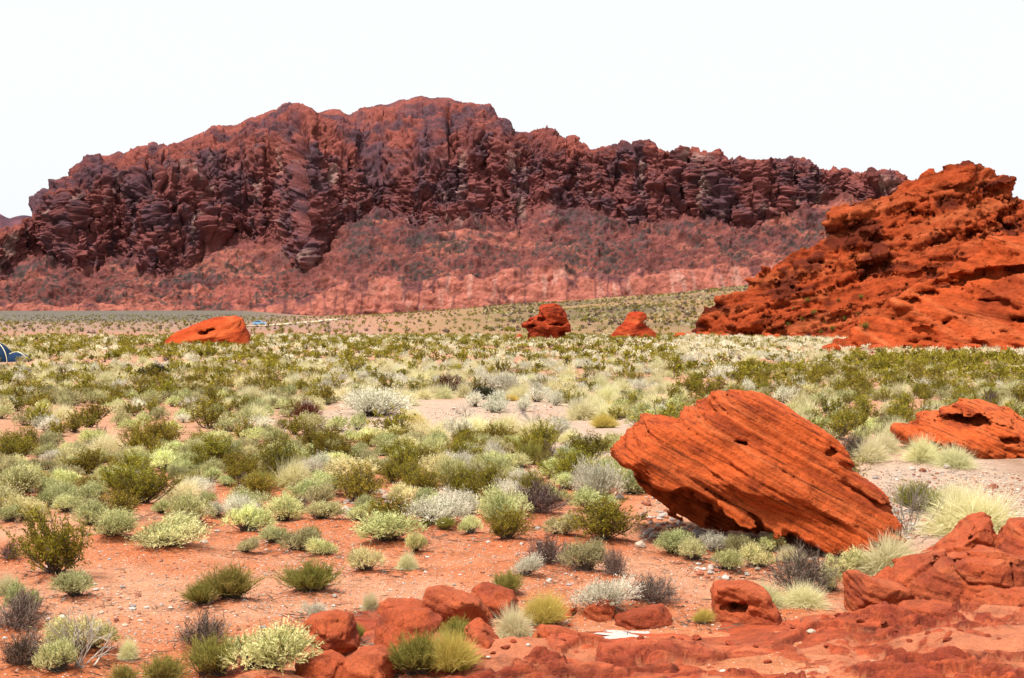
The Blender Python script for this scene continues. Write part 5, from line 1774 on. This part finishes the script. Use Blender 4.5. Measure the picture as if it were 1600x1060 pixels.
COUNT0 = {k: sum(1 for r in NEAR + MID if r[0] == k) for k in KINDS}
STUFFN = {'sage': 'sage_scrub', 'creosote': 'creosote_scrub', 'straw': 'dry_grass', 'white': 'pale_scrub', 'dark': 'brown_scrub', 'rust': 'rust_scrub', 'broom': 'broom_scrub'}
for kind in KINDS:
    lst = sorted(fill[kind], key=lambda r: (not (-30 < r[5] < 1630), r[1] / r[3]))
    seen = sum(1 for r in lst if -30 < r[5] < 1630)
    keep = min(seen, max(0, 296 - COUNT0[kind]))
    for (x, y, z, w, h, px, py) in lst[:keep]:
        put_plant(kind, x, y, z - 0.02, w, h, LOOK[kind] + ' ' + zone_name(px, py), 0 if y < 46 else (1 if y < 130 else 2), False)
    rest = lst[keep:]
    print(kind, len(lst), 'rest', len(rest), 'individuals to', lst[min(keep, len(lst)) - 1][1] if lst else 0)
    if rest:
        Vs, Fq, Ft, Ts = [], [], [], []
        nV = 0
        ML, MQ = [], []
        for (x, y, z, w, h, px, py) in rest:
            v = int(prng.integers(4))
            lod = 1 if y < 75 else 2
            Vv, Fs, Ms, T = plant_mesh(kind, lod, v)
            a = prng.random() * 6.283
            ca, sa = math.cos(a), math.sin(a)
            W = np.stack([(Vv[:, 0] * ca - Vv[:, 1] * sa) * w + x, (Vv[:, 0] * sa + Vv[:, 1] * ca) * w + y, Vv[:, 2] * h + z], 1)
            Vs.append(W)
            Ts.append(np.clip(T + prng.uniform(-0.3, 0.3), 0, 1))
            for f, m_ in zip(Fs, Ms):
                ML.append(f + nV)
                MQ.append(m_)
            nV += len(Vv)
        # merge face arrays by (size, material)
        groups = {}
        for f, m_ in zip(ML, MQ):
            groups.setdefault((f.shape[1], m_), []).append(f)
        FF = [np.concatenate(g) for g in groups.values()]
        me = mesh_np(STUFFN[kind], np.concatenate(Vs), FF, [LEAF[kind], STEM], False, tone=np.concatenate(Ts), midx=[k[1] for k in groups])
        tag(link(STUFFN[kind], me), kind='stuff')

# ------------------------------------------------------------------ stones and gravel
PHI = (1 + 5 ** 0.5) / 2
ICO_V = nrmz(np.array([(-1, PHI, 0), (1, PHI, 0), (-1, -PHI, 0), (1, -PHI, 0), (0, -1, PHI), (0, 1, PHI), (0, -1, -PHI), (0, 1, -PHI), (PHI, 0, -1), (PHI, 0, 1), (-PHI, 0, -1), (-PHI, 0, 1)], float))
ICO_F = np.array([(0, 11, 5), (0, 5, 1), (0, 1, 7), (0, 7, 10), (0, 10, 11), (1, 5, 9), (5, 11, 4), (11, 10, 2), (10, 7, 6), (7, 1, 8), (3, 9, 4), (3, 4, 2), (3, 2, 6), (3, 6, 8), (3, 8, 9), (4, 9, 5), (2, 4, 11), (6, 2, 10), (8, 6, 7), (9, 8, 1)])
m_stone = rock_mat('loose_stone', 0.02, strata=0.2, sfreq=8, bump=0.4, grain=0.5)
STC = [np.array(c_) * 0.82 for c_ in ((0.58, 0.52, 0.46), (0.45, 0.38, 0.33), (0.30, 0.26, 0.25), (0.40, 0.17, 0.10), (0.30, 0.10, 0.055), (0.52, 0.40, 0.30))]
srng = np.random.default_rng(11)
gv, gf, gc = [], [], []
ng = 0
areas = [(400, 560, 12, 790, 900, 900, 0.010), (20, 900, 0, 790, 1020, 14000, 0.008), (60, 860, 0, 800, 1000, 500, 0.018), (860, 1160, 0, 880, 990, 1500, 0.008), (1370, 1600, 0, 735, 850, 4200, 0.020), (440, 900, 0, 635, 690, 1500, 0.03),
         (530, 720, 0, 762, 800, 340, 0.05), (1000, 1150, 0, 745, 850, 420, 0.04), (1080, 1300, 0, 860, 905, 200, 0.03), (40, 130, 0, 740, 770, 220, 0.05), (120, 220, 0, 920, 990, 70, 0.022), (880, 1150, 0, 860, 960, 700, 0.009)]
for (x0, x1, _, y0, y1, n, sz) in areas:
    for _k in range(n):
        px, py = srng.uniform(x0, x1), srng.uniform(y0, y1)
        dx, dy, dz = ray(px, py)
        t = -CAM_H / dz
        x, y = float(dx * t), float(dy * t)
        s = sz * float(srng.lognormal(0, 0.45))
        gv.append((x, y, s))
gv = np.array(gv)
gzz = gz(gv[:, 0], gv[:, 1])
n = len(gv)
sc = gv[:, 2][:, None, None] * srng.uniform(0.55, 1.2, (n, 1, 3)) * np.array([1.1, 1.0, 0.7])
VV = ICO_V[None] * srng.uniform(0.75, 1.2, (n, 12, 1)) * sc + np.stack([gv[:, 0], gv[:, 1], gzz + gv[:, 2] * 0.25], 1)[:, None, :]
FF = (ICO_F[None] + 12 * np.arange(n)[:, None, None]).reshape(-1, 3)
CC = np.repeat(np.array(STC)[srng.choice(6, n, p=[.14, .16, .08, .20, .18, .24])] * srng.uniform(0.75, 1.2, (n, 1)), 12, 0)
tag(link('gravel', mesh_np('gravel', VV.reshape(-1, 3), [FF], [m_stone], False, col=np.clip(CC, 0, 0.9))), kind='stuff')

bn_ = [(x, y, w) for (k_, x, y, w, h, p_) in NEAR_P if y < 40]
lx, ly_, la = [], [], []
for (x, y, w) in bn_:
    for _k in range(44):
        a_ = srng.uniform(0, 6.283)
        r_ = w * srng.uniform(0.3, 1.6)
        lx.append(x + r_ * math.cos(a_))
        ly_.append(y + r_ * math.sin(a_))
lx, ly_ = np.array(lx), np.array(ly_)
lz = gz(lx, ly_) + 0.012
nl_ = len(lx)
dl = nrmz(np.stack([srng.normal(size=nl_), srng.normal(size=nl_), srng.uniform(0, 0.25, nl_)], 1))
lp = Plant()
r0_ = srng.uniform(0.003, 0.007, nl_)
bb_ = np.stack([lx, ly_, lz], 1)
lp.tubes(bb_, bb_ + dl * srng.uniform(0.05, 0.24, nl_)[:, None], r0_, r0_ * 0.5, srng.random(nl_), 0)
tag(link('fallen_twigs', mesh_np('fallen_twigs', np.concatenate(lp.V), lp.F, [STEM], False, tone=np.concatenate(lp.T))), kind='stuff')

# broken red rubble lying round the foreground boulders
RUB = [(565, 1030), (576, 1038), (560, 1046), (640, 1040), (655, 1034), (700, 1000), (712, 1004), (790, 1044), (802, 1036), (770, 1050), (780, 985), (790, 978), (868, 975), (890, 982),
       (905, 1026), (940, 1022), (948, 1014), (880, 1034), (1000, 1022), (1030, 1008), (1060, 1016), (1090, 1000), (1110, 990), (1225, 978), (1240, 984), (1290, 972), (1310, 985), (1330, 990),
       (1345, 998), (1380, 1002), (1400, 1010), (1290, 1020), (1330, 1030), (1420, 1020), (1450, 1012), (1480, 1030), (1500, 1014), (1540, 1018), (1560, 1030), (1180, 1020), (1140, 1010), (1200, 1036),
       (460, 1010), (448, 1024), (440, 1004), (578, 950), (610, 942), (760, 918), (815, 962)]
rb = np.random.default_rng(77)
for k, (px, py) in enumerate(RUB):
    x, y, z = at(px, py)
    s_ = rb.uniform(5, 15) * y / FPX * 0.55
    dirs = nrmz(rb.normal(size=(700, 3)))
    pl_n = nrmz(rb.normal(size=(11, 3)))
    pl_d = rb.uniform(0.6, 1.0, 11)
    bmv = nrmz(np.concatenate([ICO_V] + [nrmz((ICO_V[ICO_F[:, a]] + ICO_V[ICO_F[:, b]]) / 2) for a, b in ((0, 1), (1, 2), (2, 0))]))
    uv, inv = np.unique(np.round(bmv, 4), axis=0, return_inverse=True)
    inv = inv.ravel()
    e = [inv[12 + 20 * j + np.arange(20)] for j in range(3)]
    f0 = inv[ICO_F]
    F = np.concatenate([np.stack([f0[:, 0], e[0], e[2]], 1), np.stack([f0[:, 1], e[1], e[0]], 1), np.stack([f0[:, 2], e[2], e[1]], 1), np.stack([e[0], e[1], e[2]], 1)])
    rr_ = np.min(np.where(uv @ pl_n.T > 0.08, pl_d[None] / np.maximum(uv @ pl_n.T, 0.08), 9), axis=1)
    Vs = uv * np.minimum(rr_, 1.35)[:, None] * np.array([1.1, 0.85, 0.62]) * s_
    cc = np.tile(np.array([0.34, 0.058, 0.019]) * rb.uniform(0.7, 1.25), (len(Vs), 1))
    o = link('rock_fragment', mesh_np('rock_fragment', Vs, [F], [m_near], False, col=np.clip(cc, 0, 0.9)), (x, y, (bed_z(x, y) if y < 22.4 else float(gz(x, y))) + 0.25 * s_))
    o.rotation_euler = (rb.uniform(-.3, .3), rb.uniform(-.3, .3), rb.uniform(0, 6.28))
    tag(o, 'small angular red rock fragment lying on the red bedrock between foreground boulders', 'rock fragment', 'red rock fragments on the bedrock')

STONES = [
    (229, 951, 9, 0, 'white stone alone on the open sand'), (192, 919, 9, 2, 'dark round stone on sand by the pale chips'), (348, 894, 12, 4, 'dark reddish stone on the open sand'),
    (318, 850, 15, 5, 'tan flat stone beside the broad two-lobed sage'), (148, 916, 7, 0, 'white stone right of the small round sage'), (98, 966, 12, 0, 'white stone below the round sage at left'),
    (75, 970, 9, 1, 'grey stone left of the white one at left'), (40, 975, 9, 0, 'white stone by the dark bush at the left edge'), (7, 1001, 8, 0, 'pale stone at the left edge near the bottom'),
    (544, 785, 13, 1, 'blue-grey stone left of the grey stone heap'), (563, 766, 20, 2, 'flat brown-grey stone in the stone heap'), (586, 770, 22, 1, 'wide grey stone in the stone heap'),
    (606, 787, 12, 2, 'dark stone right of the stone heap'), (618, 797, 14, 4, 'brown stone below the stone heap'), (695, 775, 22, 5, 'pale tan rock behind the scraggly pale bush'),
    (730, 786, 20, 1, 'grey rock right of the scraggly pale bush'), (375, 767, 20, 2, 'dark rock before the low grey shrub'), (763, 853, 8, 0, 'white stone under the leggy creosote'),
    (815, 855, 8, 0, 'white stone right of the leggy creosote'), (840, 827, 10, 2, 'dark stone left of the low sage dome'), (858, 909, 11, 0, 'pale stone on the path below the wiry bushes'),
    (893, 905, 7, 5, 'small tan stone on the path'), (1012, 837, 18, 1, 'grey-brown rock at the left of the boulder shadow'), (1000, 858, 20, 5, 'pale flat rock beside the leftmost green bush'),
    (968, 780, 16, 2, 'black stone under the left tip of the boulder'), (980, 764, 14, 2, 'blackish stone close under the boulder tip'), (1012, 790, 15, 4, 'dark red stone in the boulder shadow'),
    (1242, 868, 26, 4, 'red rock between bushes below the boulder'), (1180, 866, 15, 1, 'grey stone in the row of bushes'), (1267, 999, 14, 5, 'tan stone on the bedrock right of the knob'),
    (1129, 1052, 13, 0, 'pale stone at the bottom edge on bedrock'), (1252, 990, 6, 2, 'small dark stone on bedrock beside the tan stone'), (1350, 1046, 10, 4, 'dark stone on the bedrock ledge near the bottom'),
    (825, 1040, 8, 0, 'white chip on bedrock below the golden tuft'), (763, 1056, 7, 0, 'white chip on bedrock at the bottom edge'), (1330, 722, 14, 4, 'red stone behind the boulder shoulder'),
    (1368, 748, 9, 2, 'brown stone on the gravel apron'), (1552, 764, 20, 4, 'dark tussock-like stone on the gravel at right'), (1425, 735, 12, 1, 'grey stone among the round straw tufts'), (1480, 736, 13, 1, 'grey stone under the right straw tuft')]
for k, (px, py, wpx, ci, lab) in enumerate(STONES):
    x, y, z = at(px, py)
    s = wpx * y / FPX * 0.5
    bm_v = nrmz(np.concatenate([ICO_V] + [nrmz((ICO_V[ICO_F[:, a]] + ICO_V[ICO_F[:, b]]) / 2) for a, b in ((0, 1), (1, 2), (2, 0))]))
    key = {}
    uv, inv = np.unique(np.round(bm_v, 4), axis=0, return_inverse=True)
    inv = inv.ravel()
    e = [inv[12 + 20 * j + np.arange(20)] for j in range(3)]
    f0 = inv[ICO_F]
    F = np.concatenate([np.stack([f0[:, 0], e[0], e[2]], 1), np.stack([f0[:, 1], e[1], e[0]], 1), np.stack([f0[:, 2], e[2], e[1]], 1), np.stack([e[0], e[1], e[2]], 1)])
    Vs = uv * (1 + 0.28 * fbm(uv * 1.3 + k * 5.1, 3, k))[:, None] * np.array([1.0, 0.8, 0.62]) * s
    cc = np.tile(STC[ci], (len(Vs), 1)) * (1 + 0.15 * fbm(uv * 2 + k, 2, 1))[:, None]
    me = mesh_np('stone', Vs, [F], [m_stone], False, col=np.clip(cc, 0, 0.9))
    zz = bed_z(x, y) if y < 22.4 else float(gz(x, y))
    o = link('stone', me, (x, y, zz + 0.22 * s))
    o.rotation_euler = (0, 0, k * 1.3)
    tag(o, lab, 'stone', 'loose stones')


# ------------------------------------------------------------------ road, car, tent
def tube_np(path, r, seg=8):
    path = np.asarray(path, float)
    t = nrmz(np.gradient(path, axis=0))
    ref = np.array([0.0, 0.13, 1.0])
    u = nrmz(np.cross(t, ref))
    v = np.cross(t, u)
    an = np.linspace(0, 2 * math.pi, seg, endpoint=False)
    Vv = (path[:, None] + r * (u[:, None] * np.cos(an)[None, :, None] + v[:, None] * np.sin(an)[None, :, None])).reshape(-1, 3)
    i = np.arange(len(path) * seg).reshape(len(path), seg)
    F = np.stack([i[:-1], np.roll(i, -1, 1)[:-1], np.roll(i, -1, 1)[1:], i[1:]], -1).reshape(-1, 4)
    return Vv, F


rp_ = [(388, 510.5), (400, 509.6), (430, 508), (465, 505), (500, 502), (520, 499.5), (535, 498.5)]
cpts = np.array([at(a, b)[:2] for a, b in rp_])
tt = np.linspace(0, len(cpts) - 1, 120)
cx_ = np.interp(tt, np.arange(len(cpts)), cpts[:, 0])
cy_ = np.interp(tt, np.arange(len(cpts)), cpts[:, 1])
tg = nrmz(np.stack([np.gradient(cx_), np.gradient(cy_)], 1))
nn = np.stack([-tg[:, 1], tg[:, 0]], 1)
rows = []
for s in np.linspace(-4.0, 4.0, 7):
    x, y = cx_ + nn[:, 0] * s, cy_ + nn[:, 1] * s
    rows.append(np.stack([x, y, gz(x, y) + 0.22 - 0.1 * (abs(s) > 3.7)], 1))
rv = np.stack(rows, 0)
m_road = plain_mat('dirt_road', (0.44, 0.34, 0.24), 0.95, spec=0.1, scale=0.3)
tag(link('road', mesh_np('road', rv.reshape(-1, 3), [grid_faces(7, 120, True)], [m_road], True)), kind='structure')

# car on the dirt road
m_paint = plain_mat('blue_car_paint', (0.16, 0.34, 0.55), 0.25, spec=0.6, noise=0.04)
m_glass = plain_mat('car_glass', (0.03, 0.04, 0.05), 0.05, spec=0.8, noise=0.02)
m_tyre = plain_mat('tyre_rubber', (0.02, 0.02, 0.02), 0.8)
m_rim = plain_mat('wheel_rim', (0.55, 0.55, 0.56), 0.35, metal=0.8)
m_lamp = plain_mat('lamp_glass', (0.8, 0.8, 0.78), 0.1)
x, y, z = at(405, 509.4)
car = link('car', None, (x, y, z + 0.2))
tag(car, 'tiny blue car on the dirt road far beyond the wedge-shaped boulder', 'car')
prof = np.array([(-2.2, 0.35), (-2.25, 0.75), (-1.9, 0.98), (-1.25, 1.02), (1.2, 1.0), (1.95, 0.92), (2.25, 0.7), (2.2, 0.35)])
cab = np.array([(-1.7, 0.98), (-1.05, 1.50), (0.35, 1.52), (1.15, 1.0)])


def loft(prof, hw, inset, name, mat, parent):
    n = len(prof)
    ring = []
    for s, k in ((-1, 0.94), (-1, 1), (1, 1), (1, 0.94)):
        pr = prof.copy()
        if k < 1:
            c0 = pr.mean(0)
            pr = c0 + (pr - c0) * k
        hw_ = hw - (0.06 if k == 1 else 0)
        top = (pr[:, 1] - prof[:, 1].min()) / np.ptp(prof[:, 1])
        ring.append(np.stack([pr[:, 0], s * (hw_ - inset * top), pr[:, 1]], 1))
    Vv = np.concatenate(ring)
    i = np.arange(n)
    F = np.concatenate([np.stack([i + n * a, (i + 1) % n + n * a, (i + 1) % n + n * (a + 1), i + n * (a + 1)], 1) for a in range(3)])
    me = bpy.data.meshes.new(name)
    me.from_pydata(Vv.tolist(), [], F.tolist() + [list(range(n))[::-1], [n * 3 + q_ for q_ in range(n)]])
    me.materials.append(mat)
    return link(name, me, parent=parent)


loft(prof, 0.88, 0.06, 'body', m_paint, car)
loft(cab, 0.80, 0.16, 'cabin', m_paint, car)
loft(np.array([(-1.5, 1.06), (-1.0, 1.44), (0.3, 1.46), (0.92, 1.06)]), 0.835, 0.14, 'window', m_glass, car)


def disc(r, wd, name, mat, parent, loc):
    an = np.linspace(0, 2 * math.pi, 20, endpoint=False)
    Vv = np.concatenate([np.stack([r * k * np.cos(an), np.full(20, s * wd / 2), r * k * np.sin(an)], 1) for s, k in ((-1, 0.9), (-0.7, 1), (0.7, 1), (1, 0.9))])
    i = np.arange(20)
    F = [[int(q_) for q_ in f] for a in range(3) for f in np.stack([i + 20 * a, (i + 1) % 20 + 20 * a, (i + 1) % 20 + 20 * (a + 1), i + 20 * (a + 1)], 1)]
    me = bpy.data.meshes.new(name)
    me.from_pydata(Vv.tolist(), [], F + [list(range(20))[::-1], list(range(60, 80))])
    me.materials.append(mat)
    return link(name, me, loc, parent)


for wx_ in (-1.35, 1.4):
    for s in (-1, 1):
        wh = link('wheel', None, (wx_, s * 0.80, 0.33), car)
        disc(0.33, 0.2, 'tyre', m_tyre, wh, (0, 0, 0))
        disc(0.20, 0.22, 'rim', m_rim, wh, (0, s * 0.005, 0))
for s in (-1, 1):
    disc(0.09, 0.1, 'headlight', m_lamp, car, (2.2, s * 0.6, 0.7)).rotation_euler = (0, 0, R(90))

# tent at the left edge of the frame
m_fly = plain_mat('navy_tent_fabric', (0.010, 0.026, 0.060), 0.9, spec=0.1, noise=0.12, scale=2.0)
m_pole = plain_mat('cream_tent_pole', (0.75, 0.66, 0.45), 0.5, noise=0.05)
tx, ty, tz = at(4, 566)
tent = link('tent', None, (tx - 0.35, ty, tz))
tent.scale = (0.92, 0.92, 0.92)
tag(tent, 'dark blue dome tent with cream poles, cut by the left edge', 'tent')


def dome(rx, ry, hh, cx, pw, name):
    a = np.linspace(0, 2 * math.pi, 49)
    e = np.linspace(0, math.pi / 2, 18)
    A, E = np.meshgrid(a, e)
    sag = 1 - 0.06 * np.sin(2 * A + 0.4) ** 2 * np.sin(2 * E)
    c_, s_ = np.abs(np.cos(E)) ** pw, np.sin(E)
    sq = (np.abs(np.cos(A)) ** 4 + np.abs(np.sin(A)) ** 4) ** -0.14
    Vv = np.stack([cx + rx * c_ * np.cos(A) * sag * sq, ry * c_ * np.sin(A) * sag * sq, hh * s_], -1)
    me = mesh_np(name, Vv.reshape(-1, 3), [grid_faces(18, 49)], [m_fly], True)
    return link(name, me, parent=tent)


dome(1.9, 1.6, 1.95, -0.35, 1.35, 'fly')
dome(1.5, 1.25, 0.95, 1.75, 1.25, 'vestibule')
for (rx, hh, cx, ang) in ((1.92, 1.99, -0.35, 40), (1.92, 1.99, -0.35, -40), (1.5, 0.98, 1.75, 50), (1.5, 0.98, 1.75, -35)):
    e = np.linspace(0, math.pi, 31)
    pw = np.sign(np.cos(e)) * np.abs(np.cos(e)) ** 1.3
    path = np.stack([cx + rx * pw * math.cos(R(ang)) * 1.08, rx * 0.92 * pw * math.sin(R(ang)) * 1.08, hh * np.sin(e)], 1)
    Vv, F = tube_np(path, 0.035)
    link('pole', mesh_np('pole', Vv, [F], [m_pole], True), parent=tent)
